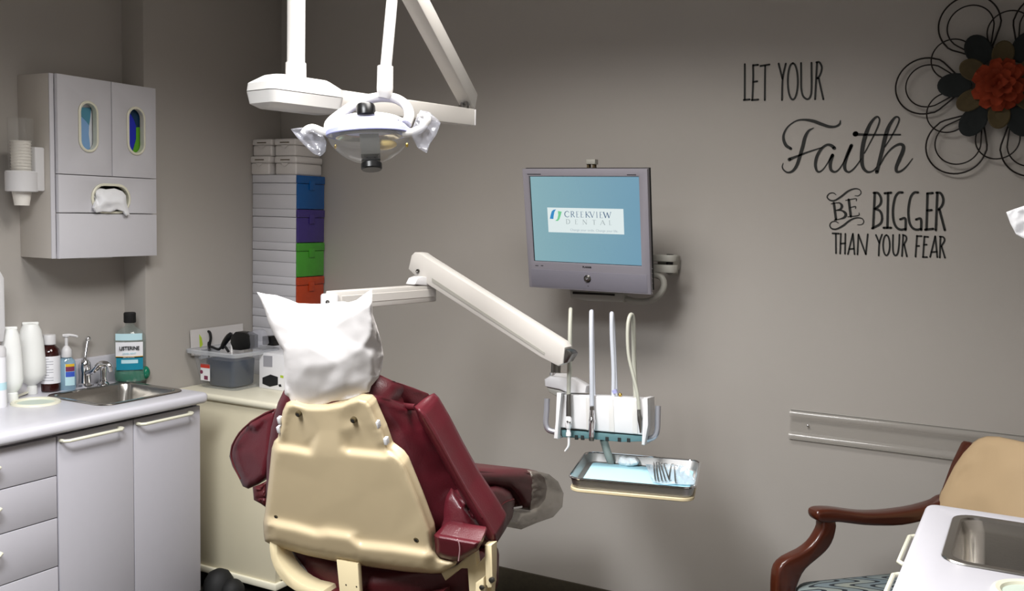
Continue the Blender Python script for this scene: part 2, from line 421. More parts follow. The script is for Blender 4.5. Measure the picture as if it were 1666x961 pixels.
def single(name, mb, m, label, cat, group=None, **k):
    return tag(obj(name, mb, m, None, **k), label, cat, group)
def struct(name, mb, m, **k):
    o = obj(name, mb, m, None, **k); o['kind'] = 'structure'; o['category'] = name.split('_')[0]; o['label'] = STRUCT[name]; return o
def dup(o, parent=None):
    c = o.copy(); COL.objects.link(c); c.parent = parent
    for ch in list(o.children): dup(ch, c)
    return c
def move_root(o, loc): o.location = V(loc)
def text(name, s, size, M4, m, parent, bold=0., space=1., sx=1., align='CENTER', ext=.0003):
    cu = bpy.data.curves.new('t', 'FONT'); cu.body = s; cu.size = size; cu.align_x = align; cu.align_y = 'CENTER'; cu.offset = bold; cu.space_character = space; cu.extrude = ext
    to = bpy.data.objects.new('t', cu); COL.objects.link(to); dg = bpy.context.evaluated_depsgraph_get(); me = bpy.data.meshes.new_from_object(to.evaluated_get(dg))
    bpy.data.objects.remove(to); bpy.data.curves.remove(cu)
    me.transform(M4 @ Matrix.Scale(sx, 4, V((1, 0, 0)))); mb = MB(); mb.b.from_mesh(me); bpy.data.meshes.remove(me)
    return obj(name, mb, m, parent, flat=True)
# ------------------------------------------------------------------ helpers on traced outlines
def pframe(p0, n):
    n = V(n).normalized(); x = (V((0, 0, 1)).cross(n)); x = (RT-n*RT.dot(n)).normalized() if x.length < .2 else x.normalized()
    if x.dot(RT) < 0: x = -x
    y = n.cross(x).normalized()
    return place(p0, x, y, n)
def pxlocal(outline, p0, n):
    F = pframe(p0, n); Fi = F.inverted(); return F, [(lambda q: (q.x, q.y))(Fi @ hit(px, py, V(p0), V(n))) for px, py in outline]
def pxprism(mb, outline, p0, n, d0, d1, bev=0., k=1, seg=2):
    o = spline(outline, k, True) if k > 1 else outline
    F, L = pxlocal([q[:2] for q in o], p0, n); return mb.prism(L, F, d0, d1, bev, seg)
def facing(P):
    t = V((EYE.x-P.x, EYE.y-P.y, 0)).normalized(); x = V((0, 0, 1)).cross(t); return place(P, x, -t, (0, 0, 1))
def front(P, off, z):                # drawing plane on the camera side of an upright item: x right, y up
    F = facing(P); return F @ place((0, -off, z), (1, 0, 0), (0, 0, 1), (0, -1, 0))
XA, XB, YS, YC, XR, Y0, ZC = -3.17, -3.05, 2.64, 3.41, .298, -1.3, 2.62
STRUCT = {'floor': 'dark patterned carpet floor under the dental chair', 'ceiling': 'white flat ceiling over the treatment room',
 'wall_left': 'taupe painted wall behind the sink counter and dispenser cabinet', 'wall_left_return': 'narrow taupe wall step beside the mouthwash bottle',
 'wall_left_far': 'taupe wall section behind the cream cabinet and box tower', 'wall_back': 'long taupe wall with the black lettering and monitor',
 'wall_right': 'taupe side wall behind the right-hand sink counter', 'wall_front': 'taupe wall behind the viewer closing the room', 'baseboard_back': 'dark brown base strip along the foot of the lettering wall'}
T = .1
struct('floor', MB().box((XA-T, Y0-T, -.05), (XR+T, YC+T, 0)), 'floor')
struct('ceiling', MB().box((XA-T, Y0-T, ZC), (XR+T, YC+T, ZC+.05)), 'ceil')
struct('wall_left', MB().box((XA-T, Y0, 0), (XA, YS, ZC)), 'wall')
struct('wall_left_far', MB().box((XA-T, YS, 0), (XB, YC, ZC), .004), 'wall')
struct('wall_back', MB().box((XA-T, YC, 0), (XR+T, YC+T, ZC)), 'wall')
struct('wall_right', MB().box((XR, Y0, 0), (XR+T, YC, ZC)), 'wall')
struct('wall_front', MB().box((XA-T, Y0-T, 0), (XR+T, Y0, ZC)), 'wall')
struct('baseboard_back', MB().box((XB+.55, YC-.012, 0), (XR, YC-.0005, .104), .003), 'base')

# ------------------------------------------------------------------ base units, worktops, sinks
def bow_handle(mb, y0, y1, z, xf, sg, r=.0055):
    so = .032*sg
    return mb.tube([(xf, y0, z), (xf+so*.7, y0, z), (xf+so, y0+.012, z), (xf+so, y1-.012, z), (xf+so*.7, y1, z), (xf, y1, z)], r, 10)
def door_unit(xb, xf, sg, y0, ys, y1, label, hl):
    o = thing('base_cabinet', label, 'cabinet', ((xb+xf)/2, (y0+y1)/2, 0))
    lo, hi = min(xb, xf-sg*.02), max(xb, xf-sg*.02)
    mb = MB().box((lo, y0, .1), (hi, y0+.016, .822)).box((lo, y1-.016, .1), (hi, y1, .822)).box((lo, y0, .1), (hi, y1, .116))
    mb.box((xb if sg > 0 else xb-.012, y0, .1), (xb+.012 if sg > 0 else xb, y1, .822)); obj('carcass', mb, 'lambase_shaded', o)
    k = xf-sg*.07; obj('plinth', MB().box((min(xb, k), y0, 0), (max(xb, k), y1, .1)), 'dark', o)
    for a, b, (ha, hb) in ((y0, ys, hl[0]), (ys, y1, hl[1])):
        d = obj('door', MB().box((min(xf, xf-sg*.019), a+.002, .105), (max(xf, xf-sg*.019), b-.002, .812), .002), 'lambase_shaded', o)
        obj('handle', bow_handle(MB(), ha, hb, .797, xf, sg), 'trimwhite', d)
    return o
def drawer_unit(xb, xf, sg, y0, y1, label, hy):
    o = thing('drawer_cabinet', label, 'cabinet', ((xb+xf)/2, (y0+y1)/2, 0))
    lo, hi = min(xb, xf-sg*.02), max(xb, xf-sg*.02)
    obj('carcass', MB().box((lo, y0, .1), (hi, y1, .822)), 'lambase_shaded', o)
    k = xf-sg*.07; obj('plinth', MB().box((min(xb, k), y0, 0), (max(xb, k), y1, .1)), 'dark', o)
    zs = [.812, .6855, .5487, .3895, .105]
    for a, b in zip(zs[1:], zs):
        d = obj('drawer_front', MB().box((min(xf, xf-sg*.019), y0+.002, a+.0015), (max(xf, xf-sg*.019), y1-.002, b-.0015), .002), 'lambase_shaded', o)
        obj('handle', bow_handle(MB(), hy[0], hy[1], b-.052, xf, sg), 'trimwhite', d)
    return o
XF = -2.70
door_unit(XA, XF, 1, 1.985, 2.281, 2.585, 'grey white two-door base cabinet under the left sink', ((1.994, 2.218), (2.294, 2.525)))
drawer_unit(XA+.004, XF, 1, 1.0, 1.983, 'grey white four-drawer base cabinet left of the two-door cabinet', (1.42, 1.775))
XFR = -.199
door_unit(XR, XFR, -1, 1.93, 2.222, 2.55, 'grey white base cabinet under the right sink beside the armchair', ((1.965, 2.186), (2.258, 2.478)))
def worktop(xb, xf, sg, y0, y1, sink, label, splash):
    cx, cy, hx, hy = sink; lo, hi = min(xb, xf), max(xb, xf)
    r = .03; out = []
    # rounded corners on the room side
    cs = [(lo, y0), (hi, y0), (hi, y1), (lo, y1)]
    for i, (x, y) in enumerate(cs):
        if abs(x-xf) < 1e-6 and y == y1:
            px, py = x-sg*r, y-r
            a = [(px+sg*r*math.cos(t*math.pi/12), py+r*math.sin(t*math.pi/12)) for t in range(7)]
            out += a if sg > 0 else a[::-1]
        else: out.append((x, y))
    o = thing('worktop', label, 'worktop', ((lo+hi)/2, (y0+y1)/2, .824))
    obj('top_slab', MB().prism(out, Matrix.Identity(4), .824, .862, .015, 4, holes=[rrect(hx-.012, hy-.012, .04, 5, cx, cy)]), 'lamtop', o, ang=50)
    if splash: obj('backsplash', MB().box((xb, y0, .8605), (xb+.018*sg, YS-.01, .965), .005), 'lamtop', o)
    return o
worktop(XA, -2.668, 1, 1.0, 2.606, (-2.925, 2.395, .165, .185), 'long grey white worktop holding the bottles and left sink', True)
worktop(XR, -.206, -1, 1.2, 2.566, (.027, 2.31, .167, .188), 'grey white worktop corner with the right sink beside the armchair', False)
def sink(cx, cy, hx, hy, label):
    o = thing('sink', label, 'sink', (cx, cy, .70))
    def ring(dx, r, z): return [(x, y, z) for x, y in rrect(hx-dx, hy-dx, max(.012, r), 6, cx, cy)]
    obj('rim', MB().loft([ring(0, .05, .8625), ring(.002, .05, .8655), ring(.018, .044, .8655), ring(.022, .042, .861)], False), 'steel', o)
    obj('basin', MB().loft([ring(.022, .042, .861), ring(.03, .042, .835), ring(.036, .04, .76), ring(.05, .045, .735), ring(.085, .05, .728)], False, cap1=True), 'steel', o)
    obj('drain', MB().lathe([(.03, .7285), (.03, .7305), (.022, .7295)], place((cx, cy, 0)), 20), 'steeld', o)
    return o
sink(-2.925, 2.395, .165, .185, 'stainless steel sink set in the left worktop before the faucet')
sink(.027, 2.31, .167, .188, 'stainless steel sink set in the right worktop near the armchair')
def chute(x, y, label, r=.08):
    o = thing('waste_chute_ring', label, 'waste chute', (x, y, .862))
    obj('ring', MB().lathe([(r, .8622), (r-.002, .8675), (r-.008, .870), (r-.016, .868), (r-.019, .8628)], place((x, y, 0)), 40, closed_ends=False), 'trimwhite', o)
    obj('liner', MB().lathe([(r-.018, .8628), (.001, .8626)], place((x, y, 0)), 40), 'palegreen', o)
chute(-3.0, 2.125, 'round ivory waste chute ring in the left worktop before the bottles')
_c = at(1655, 958, 'z', .866); chute(_c.x+.03, _c.y-.01, 'round ivory ring in the right worktop in front of its sink', .075)
# faucet
def chrome_faucet():
    z = .862; B = at(139, 628, 'z', z); o = thing('faucet', 'chrome lever faucet standing behind the left sink', 'faucet', B)
    F = facing(B)
    obj('body', MB().lathe([(.03, 0), (.03, .008), (.02, .014), (.018, .05), (.021, .07), (.019, .09), (.012, .1)], F, 20), 'chrome', o)
    tip = at(172, 592, 'x', B.x+.10); mid = at(152, 603, 'x', B.x+.05)
    obj('spout', MB().tube([B+V((0, 0, .05)), mid, at(164, 592, 'x', B.x+.085), tip+V((.012, .004, -.004)), tip+V((.02, .006, -.028))], [.011, .011, .0115, .011, .010], 14, k=5), 'chrome', o)
    l1 = at(138, 585, 'x', B.x); l2 = at(143, 551, 'x', B.x-.01)
    lv = obj('lever', MB().tube([B+V((0, 0, .09)), l1, l2], [.008, .006, .004], 12, k=4), 'chrome', o)
    obj('lever_knob', MB().ell(l2, .011, .011, .011), 'chrome', lv)
chrome_faucet()
def side_spray():
    B = at(168, 626, 'z', .862); o = thing('side_spray', 'small chrome sprayer post between the faucet and mouthwash bottle', 'sprayer', B); F = facing(B)
    obj('holder', MB().lathe([(.022, 0), (.02, .008), (.013, .014), (.013, .022)], F, 18), 'chrome', o)
    obj('spray_head', MB().lathe([(.010, .02), (.011, .05), (.014, .07), (.012, .084), (.004, .088)], F, 18), 'chrome', o)
side_spray()

# ------------------------------------------------------------------ things on the left worktop
ZT = .8622
def base(px, py, dx=0., dy=0.): p = at(px, py, 'z', ZT); return V((p.x+dx, p.y+dy, ZT))
def mouthwash():
    P = V((-3.075, 2.585, ZT)); F = facing(P)
    o = thing('mouthwash_bottle', 'large mouthwash bottle with black cap, green liquid and teal label', 'bottle', P)
    def pr(p, dr=0.): return [(max(.001, r-dr), z) for r, z in p]
    body = [(.052, 0), (.058, .006), (.06, .03), (.058, .05), (.0555, .06), (.0555, .145), (.058, .165), (.056, .182), (.045, .2), (.026, .213), (.017, .22), (.016, .235)]
    obj('bottle_body', MB().lathe(body, F, 32, 1, .62), 'bclear', o)
    obj('liquid', MB().lathe([(.048, .004), (.0545, .008), (.057, .03), (.055, .05), (.053, .058), (.001, .0581)], F, 32, 1, .6), 'mouth', o)
    obj('grip_bulge', MB().ell((.056, 0, .034), .016, .024, .026, 14, 8, F), 'mouth', o)
    obj('cap', MB().lathe([(.021, .232), (.0225, .235), (.0225, .268), (.020, .2715)], F, 24), 'blackm', o)
    def lab(name, x0, x1, z0, z1, m, off=.0385):
        mb = MB(); g = []
        for z in (z0, z1):
            g.append([F @ V((x, -off*math.sqrt(max(.05, 1-(x/.075)**2)), z)) for x in np.linspace(x0, x1, 9)])
        return obj(name, mb.sheet(g), m, o)
    lb = lab('label', -.052, .046, .104, .160, 'label'); lab('label_band', -.052, .046, .099, .104, 'ink', .0386); lab('lower_label', -.05, .046, .052, .099, 'teal_label'); lab('neck_label', -.052, .044, .167, .193, 'paleblue', .0375)
    lab('gold_line', -.052, .046, .1035, .1055, 'yellow', .0388); lab('claim_panel', -.032, .028, .078, .092, 'paleblue', .0388)
    text('lettering', 'LISTERINE', .0195, front(P, .0405, .1365) @ Matrix.Translation((-.003, 0, 0)), 'ink', o, bold=.0006, sx=.84)
    text('lettering', 'COOL MINT', .009, front(P, .0405, .1165) @ Matrix.Translation((-.003, 0, 0)), 'paleblue', o, bold=.0002)
    text('lettering', 'ZERO ALCOHOL', .0055, front(P, .0405, .1015) @ Matrix.Translation((-.005, 0, 0)), 'label', o)
mouthwash()
def sanitizer():
    P = base(112, 634, -.01, .0); F = facing(P); o = thing('hand_sanitizer_bottle', 'clear blue hand sanitizer bottle with white pump by the faucet', 'bottle', P)
    obj('bottle_body', MB().lathe([(.027, 0), (.031, .006), (.032, .03), (.031, .09), (.028, .108), (.017, .12), (.013, .126)], F, 28, 1, .62), 'gel', o)
    pm = obj('pump', MB().lathe([(.018, .122), (.019, .126), (.018, .148), (.012, .158), (.006, .164), (.006, .196), (.011, .198), (.011, .203), (.004, .205)], F, 22), 'white', o)
    obj('nozzle', MB().tube([F @ V((-.012, 0, .201)), F @ V((.01, 0, .203)), F @ V((.034, 0, .1985)), F @ V((.037, 0, .194))], [.006, .0052, .0042, .0035], 10, k=4), 'white', pm)
    for nm, a, b, m in (('label', .018, .098, 'paleblue'), ('label_top', .088, .098, 'yellow'), ('label_band', .07, .088, 'redpurple'), ('label_text_block', .05, .069, 'blue_print')):
        obj(nm, MB().sheet([[F @ V((x, -(.0202 if nm == 'label' else .0205)*math.sqrt(max(.1, 1-(x/.034)**2)), z)) for x in np.linspace(-.004 if nm != 'label' else -.006, .026, 7)] for z in (a, b)]), m, o)
sanitizer()
def amber():
    P = base(83, 636, -.005, 0); F = facing(P); o = thing('medicine_bottle', 'dark amber bottle with white cap and white label', 'bottle', P)
    obj('bottle_body', MB().lathe([(.030, 0), (.035, .004), (.036, .02), (.036, .14), (.033, .155), (.022, .166), (.018, .17), (.018, .178)], F, 28), 'amber', o)
    obj('cap', MB().lathe([(.021, .172), (.0225, .174), (.0225, .205), (.021, .208)], F, 28), 'white', o)
    lb = obj('label', MB().lathe([(.0363, .032), (.0363, .132)], F, 28, closed_ends=False), 'label', o)
    mb = MB()
    for i in range(9):
        z = .122-.0098*i; w = .020 if i % 3 else .012
        mb.sheet([[F @ V((x, -math.sqrt(.0366**2-x*x), zz)) for x in np.linspace(-.024, -.024+w*1.8, 6)] for zz in (z, z+.0022)])
    obj('label_print', mb, 'greyink', lb)
amber()
def squeeze(P, h, r, label):
    F = facing(P); o = thing('squeeze_bottle', label, 'bottle', P, 0, 'milky squeeze bottles standing on their caps')
    obj('bottle_body', MB().lathe([(.014, .03), (.018, .036), (r*.8, .05), (r, .075), (r*.98, .12), (r*.86, h*.72), (r*.72, h*.88), (r*.5, h*.965), (r*.2, h*.98), (.002, h*.975)], F, 26, 1, .85), 'squeeze', o)
    obj('crimped_end', MB().box((-r*.55, -.006, h*.955), (r*.55, .006, h*.995), .003, 2, F), 'squeeze', o)
    obj('cap', MB().lathe([(.018, 0), (.02, .004), (.018, .03), (.012, .034)], F, 22), 'squeeze', o)
squeeze(base(20, 653), .262, .037, 'milky squeeze bottle on its cap, front left of its row')
squeeze(base(54, 641, -.008), .262, .049, 'widest milky squeeze bottle on its cap beside the amber bottle')
squeeze(base(37, 636, -.035, -.03), .262, .034, 'milky squeeze bottle half hidden behind the other two')
def canister():
    P = base(-4, 662); F = facing(P); o = thing('wipes_canister', 'white round canister at the left end of the worktop', 'canister', P)
    obj('canister_body', MB().lathe([(.028, 0), (.029, .004), (.029, .17), (.027, .175)], F, 26), 'label', o)
    obj('lid', MB().lathe([(.03, .172), (.03, .195), (.026, .205), (.01, .209), (.001, .209)], F, 26), 'white', o)
    obj('label_print', MB().lathe([(.0293, .06), (.0293, .085)], F, 26, closed_ends=False), 'paleblue', o)
canister()
P_ = at(-6, 640, 'z', ZT)
t_ = thing('towel_dispenser', 'white towel dispenser on the left wall, cut off by the frame', 'dispenser', (XA+.06, P_.y-.02, 1.03))
pxprism(MB(), [(-60, 445), (2, 441), (9, 452), (10, 540), (7, 556), (-60, 560)], (XA+.11, 0, 1.2), (-1, 0, 0), 0, .108, .008)
_mb = MB(); pxprism(_mb, [(-60, 445), (2, 441), (8, 452), (10, 535), (7, 556), (-60, 560)], (XA+.11, 0, 1.2), (-1, 0, 0), 0, .107, .008); obj('housing', _mb, 'white', t_)
_mb = MB(); pxprism(_mb, [(-50, 548), (-2, 546), (-3, 551), (-50, 553)], (XA+.112, 0, 1.2), (-1, 0, 0), 0, .01, .001); obj('paper_slot', _mb, 'dark', t_)
_mb = MB(); a = base(17, 650); b = base(72, 634); d = (b-a).normalized(); s_ = V((-d.y, d.x, 0))
_mb.loft([[p+s_*w*sx+V((0, 0, z)) for sx, z in ((-1, 0), (1, 0), (1, .005), (-1, .005))] for p, w in ((a, .004), (a+(b-a)*.6, .005), (a+(b-a)*.8, .011), (b, .012))])
for v in _mb.b.verts: v.co.z += .0008 + .012*max(0, (v.co-a).dot(d)/(b-a).length)
single('plastic_spatula', _mb, 'trimwhite', 'white plastic mixing spatula lying behind the left chute ring', 'spatula')

# ------------------------------------------------------------------ wall-hung dispenser cabinets
def stadium(hw, hh, cx, cy, n=10):
    out = []; r = min(hw, hh)
    for i in range(2*n+2):
        a = math.pi*(i if i <= n else i-1)/n
        dx, dy = (hw-r, hh-r)
        if hh >= hw: out.append((cx+r*math.cos(a), cy+(dy if i <= n else -dy)+r*math.sin(a)))
        else: a -= math.pi/2; out.append((cx+(dx if i <= n else -dx)+r*math.cos(a), cy+r*math.sin(a)))
    return out
def dispenser_cabinet(wall, sg, y0, y1, label, wins, slot):
    xf = wall+sg*.187; z0, z1 = 1.356, 1.99; F = lambda x: place((x, 0, 0), (0, sg, 0), (0, 0, 1), (sg, 0, 0)) if False else place((x, 0, 0), (0, 1, 0), (0, 0, 1), (1, 0, 0))
    o = thing('dispenser_cabinet', label, 'cabinet', (wall+sg*.09, (y0+y1)/2, z0))
    b = xf-sg*.021; lo, hi = min(wall, b), max(wall, b); yb = y0+.003
    mb = MB().box((lo, y0, z0), (hi, y0+.016, z1), .002).box((lo, y1-.016, z0), (hi, y1, z1), .002).box((lo, y0+.016, z0), (hi, y1-.016, z0+.016)).box((lo, y0+.016, z1-.016), (hi, y1-.016, z1))
    mb.box((lo if sg > 0 else hi-.01, y0+.016, z0+.016), (lo+.01 if sg > 0 else hi, y1-.016, z1-.016)).box((lo, y0+.016, 1.64), (hi, y1-.016, 1.655)).box((lo, y0+.016, 1.505), (hi, y1-.016, 1.52))
    obj('carcass', mb, 'lamside_shaded', o)
    obj('edge_strip', MB().box((min(b, b+sg*.004), y0, z0), (max(b, b+sg*.004), y0+.017, z1), .001), 'lam', o)
    d0, d1 = (xf-.018, xf) if sg > 0 else (xf, xf+.018)
    yl = y0+.018; ym = (wins[0][0]+wins[1][0])/2 if False else 2.44-2.2+y0+.0
    def plate(name, a, c, e, f, hole=None):
        out = [(a, e), (c, e), (c, f), (a, f)]
        return obj(name, MB().prism(out, F(0), d0, d1, .002, 2, holes=[hole] if hole else ()), 'lam', o)
    def trim(parent, hw, hh, cy, cz):
        w = .0085; rings = []
        for e, x in ((0, d1 if sg > 0 else d0), (.0, xf+sg*.004), (-w*.4, xf+sg*.006), (-w, xf+sg*.005), (-w, xf-sg*.016)):
            rings.append([(x, yy, zz) for yy, zz in stadium(hw+e+.0005, hh+e+.0005, cy, cz)])
        obj('window_trim', MB().loft(rings, False), 'trimwhite', parent)
    (cy1, cz1, hw1, hh1), (cy2, cz2, hw2, hh2) = wins
    p = plate('door', yl, ym-.0015, 1.650, z1, stadium(hw1, hh1, cy1, cz1)); trim(p, hw1, hh1, cy1, cz1)
    p = plate('door', ym+.0015, y1, 1.650, z1, stadium(hw2, hh2, cy2, cz2)); trim(p, hw2, hh2, cy2, cz2)
    cy, cz, hw, hh = slot
    p = plate('tissue_panel', yl, y1, 1.5165, 1.6475, stadium(hw, hh, cy, cz)); trim(p, hw, hh, cy, cz)
    plate('bottom_panel', yl, y1, z0, 1.5135)
    obj('back_lip', MB().box((lo+.02, y0+.17, z0-.006), (hi-.03, y0+.28, z0+.001), .003), 'lam', o)
    return o
xf = XA+.187
w1, w2, sl = at(143.5, 206, 'x', xf), at(221, 213, 'x', xf), at(180.5, 323, 'x', xf)
def span(a, b): return abs(at(*a, 'x', xf).y-at(*b, 'x', xf).y)/2
wins = ((w1.y, w1.z, span((128, 206), (159.5, 206)), abs(at(143, 164, 'x', xf).z-at(143, 247.5, 'x', xf).z)/2), (w2.y, w2.z, span((207, 213), (236, 213)), abs(at(221, 174.5, 'x', xf).z-at(221, 253, 'x', xf).z)/2))
slot = (sl.y, sl.z, span((150, 322), (213, 323)), abs(at(180, 299, 'x', xf).z-at(180, 347, 'x', xf).z)/2)
dispenser_cabinet(XA, 1, 2.197, 2.638, 'grey white wall cabinet with two oval windows above the left worktop', wins, slot)
dw = lambda w: (w[0], w[1]+0, w[2], w[3])
dispenser_cabinet(XR, -1, 2.197, 2.638, 'grey white wall cabinet over the right worktop, holding the tissue at the right edge', wins, slot)
# glove boxes behind the oval windows
def glove(cy, hw, label, stripes, grp=None):
    x1 = xf-.024; o = thing('glove_box', label, 'glove box', (x1-.05, cy, 1.6555))
    obj('carton', MB().box((XA+.012, cy-hw, 1.6557), (x1, cy+hw, 1.955), .002), 'glovewhite', o)
    for i_, (nm, m, out) in enumerate(stripes):
        obj(nm, MB().prism(out, place((x1+.0002+.0009*i_, 0, 0), (0, 1, 0), (0, 0, 1), (1, 0, 0)), 0, .0006), m, o)
def px_on(pts, x): return [(lambda q: (q.y, q.z))(at(px, py, 'x', x)) for px, py in pts]
x1 = xf-.0235
glove(w1.y, .07, 'pale blue glove box behind the left oval window of its cabinet', (
    ('printed_panel', 'gloveblue', px_on([(118, 176), (148, 177), (147, 190), (145, 205), (144.5, 218), (146, 232), (147, 250), (118, 250)], x1)),
    ('printed_panel', 'gloveteal', px_on([(118, 174), (148, 175), (147, 190), (145, 204), (140, 197), (133, 190), (118, 192)], x1+.0006))))
glove(w2.y, .07, 'dark blue and green glove box behind the right oval window', (
    ('printed_panel', 'glovenavy', px_on([(200, 172), (245, 172), (245, 262), (200, 262)], x1)),
    ('printed_panel', 'glovedark', px_on([(205, 172), (236, 172), (232, 207), (222, 207), (218, 195), (211, 183)], x1+.0006)),
    ('printed_panel', 'glovegreen', px_on([(221, 207), (236, 207), (238, 262), (208, 262), (216, 244), (221, 226)], x1+.0006))))
# tissues
def tissue(o, p0, n, label, ctrl, seed=0.):
    mb = MB().relief(o, p0, n, ctrl, edge=.006, rim=6, back=.012, step=2.6, smooth=2, rough=.006, rscale=.09, seed=seed)
    single('paper_tissue', mb, 'tissue', label, 'tissue')
tissue([(152, 309), (160, 305), (172, 308), (186, 306), (199, 311), (205, 318), (206, 330), (211, 349), (205, 351), (201, 344), (190, 341), (180, 345), (168, 344), (157, 346), (152, 338), (156, 324)],
       (xf+.012, 0, 1.55), (-1, 0, 0), 'white tissue hanging from the slot of the left wall cabinet', [(150, 300, .03), (210, 300, .03), (170, 325, -.018), (200, 330, -.012), (160, 345, -.005), (211, 352, -.01), (185, 315, .0)])
P2 = at(1652, 362, 'y', 2.405)
tissue([(1637, 345), (1650, 340), (1668, 334), (1720, 330), (1760, 345), (1760, 395), (1700, 398), (1678, 394), (1664, 387), (1653, 381), (1644, 364)],
       (P2.x, P2.y, P2.z), (.15, 1, 0), 'white tissue tip poking in at the right edge beside the lettering', [(1637, 345, 0), (1660, 360, -.01), (1650, 378, .0), (1700, 360, .0), (1760, 345, 0), (1760, 395, 0)], 3.)
# paper cup dispenser
def cup_dispenser():
    c = at(35, 295, 'y', 2.135); x, y = c.x, c.y; zt = lambda py: at(35, py, 'y', y).z
    o = thing('cup_dispenser', 'white paper cup dispenser with clear tube on the cabinet side', 'dispenser', (x, y, zt(335)))
    R = 24.5*(c-EYE).dot(FW)/FPX
    obj('holder_ring', MB().lathe([(R*.84, zt(312)), (R, zt(311)), (R, zt(280)), (R*.94, zt(278)), (R*.9, zt(280)), (R*.9, zt(309))], place((x, y, 0)), 32, closed_ends=False), 'white', o)
    mb = MB(); a = at(50, 240, 'y', 2.19); b = at(71, 311, 'y', 2.19)
    mb.box((a.x, 2.16, b.z), (b.x, 2.1965, a.z), .005).box((x, y-.0, zt(310)), (b.x-.004, 2.196, zt(281)), .004); obj('bracket', mb, 'white', o)
    obj('clear_tube', MB().lathe([(R*.8, zt(282)), (R*.8, zt(193)), (R*.77, zt(192))], place((x, y, 0)), 32, closed_ends=False), 'clear', o)
    r0, r1, h = R*.46, R*.62, .052
    def cup(z):
        q = bpy.data.objects
        return MB().lathe([(r0*.9, z+.002), (r0, z), (r1, z+h), (r1+.0016, z+h), (r1+.0016, z+h-.002), (r1-.001, z+h-.001), (r0-.001, z+.003), (.001, z+.003)], place((x, y, 0)), 26)
    z0 = zt(334)
    pr = single('paper_cup', cup(z0), 'papercup', 'lowest white paper cup poking out below the dispenser ring', 'cup', 'paper cups stacked in the wall dispenser')
    n = 17
    for i in range(1, n):
        c2 = pr.copy(); COL.objects.link(c2); c2.location = pr.location+V((0, 0, (zt(229)-h-z0)*i/(n-1)))
        c2['label'] = 'topmost white paper cup inside the clear dispenser tube' if i == n-1 else 'white paper cup nested inside the dispenser stack'
cup_dispenser()

# ------------------------------------------------------------------ cream cabinet with box tower, bin and carton
ZK = .81; YK = 2.775; XK = -2.505
o = thing('low_cabinet', 'cream low cabinet under the plastic bin and box tower', 'cabinet', ((XB+XK)/2, (YK+YC)/2, 0))
obj('carcass', MB().box((XB+.004, YK+.012, .1), (XK-.012, YC, ZK-.028), .003), 'cream', o)
obj('cabinet_top', MB().box((XB+.003, YK-.003, ZK-.028), (XK+.006, YC, ZK), .012, 4), 'creamtop', o)
obj('base_trim', MB().box((XB+.004, YK+.001, .075), (XK, YC, .102), .006), 'creamtop', o)
obj('plinth', MB().box((XB+.004, YK+.05, 0), (XK-.05, YC, .075)), 'dark', o)
obj('door', MB().box((XK-.013, YK+.035, .11), (XK-.001, YC-.02, ZK-.04), .003), 'cream', o)
# tower of coloured storage boxes
TY, TX0, TX1 = 3.223, -3.046, -2.7885
zs = [1.692, 1.546, 1.402, 1.254, 1.108, .962, ZK+.0005]
kinds = [('boxblue', 'blue'), ('boxpurple', 'purple'), ('boxgreen', 'green'), ('boxorange', 'orange red'), ('boxpurple', 'purple'), ('boxblue', 'blue')]
names = ['white storage box with a blue end, topmost coloured box of the tower', 'white storage box with a purple end under the blue-ended one', 'white storage box with a green end in the tower',
 'white storage box with an orange red end behind the headrest', 'white storage box under the orange one, mostly hidden by the headrest', 'white storage box lowest in the tower behind the carton']
for i in range(6):
    z1, z0 = zs[i]-.0008, zs[i+1]; c = kinds[i][0]
    o = thing('storage_box', names[i], 'box', ((TX0+TX1)/2, TY+.09, z0), 0, 'coloured storage boxes stacked in the corner')
    h = z1-z0; zm = z1-h*.24; zn = z0+h*.42
    mb = MB().box((TX0, TY, z0), (TX1-.012, YC-.012, zn-.0006), .0015).box((TX0, TY, zn+.0006), (TX1-.012, YC-.012, zm-.001), .0015); obj('box_body', mb, 'boxwhite', o)
    obj('lid', MB().box((TX0-.001, TY-.001, zm+.001), (TX1-.012, YC-.011, z1), .002), 'boxwhite', o)
    e = obj('end_panel', MB().box((TX1-.012, TY+.001, z0+.001), (TX1, YC-.013, zm-.001), .003), c, o)
    obj('lid_end', MB().box((TX1-.012, TY, zm), (TX1+.003, YC-.012, z1-.0005), .003), c, o)
    obj('latch', MB().box((TX1+.001, TY+.07, zm-.028), (TX1+.006, TY+.105, zm+.012), .002), c, o)
def lidded_box(x0, x1, z0, z1, y0, y1, label):
    o = thing('lidded_box', label, 'box', ((x0+x1)/2, (y0+y1)/2, z0), 0, 'small white lidded boxes on top of the tower')
    zm = z0+(z1-z0)*.62
    obj('box_body', MB().box((x0+.003, y0+.003, z0), (x1-.003, y1-.003, zm), .008, 3), 'boxivory', o)
    obj('lid', MB().box((x0, y0, zm), (x1, y1, z1-.0006), .008, 3), 'boxivory', o)
    xm = (x0+x1)/2
    obj('grip_slot', MB().box((xm-.026, y0-.0008, z1-.0185), (xm+.026, y0+.004, z1-.0145)), 'petal_gd', o)
    obj('latch_tab', MB().prism([(xm-.02+.04*t/8, -.013*math.sin(math.pi*t/8)) for t in range(9)], place((0, y0+.001, zm), (1, 0, 0), (0, 0, 1), (0, -1, 0)), 0, .003), 'boxivory', o)
zt2 = [1.692, 1.772, 1.846]
xm = TX0+.118
lidded_box(TX0-.002, xm-.006, zt2[1], zt2[2], TY-.004, TY+.17, 'upper left small white lidded box on the tower')
lidded_box(xm+.006, TX1-.012, zt2[1], zt2[2], TY-.004, TY+.17, 'upper right small white lidded box on the tower')
lidded_box(TX0-.006, xm-.012, zt2[0], zt2[1], TY-.012, TY+.165, 'lower left small white lidded box on the tower')
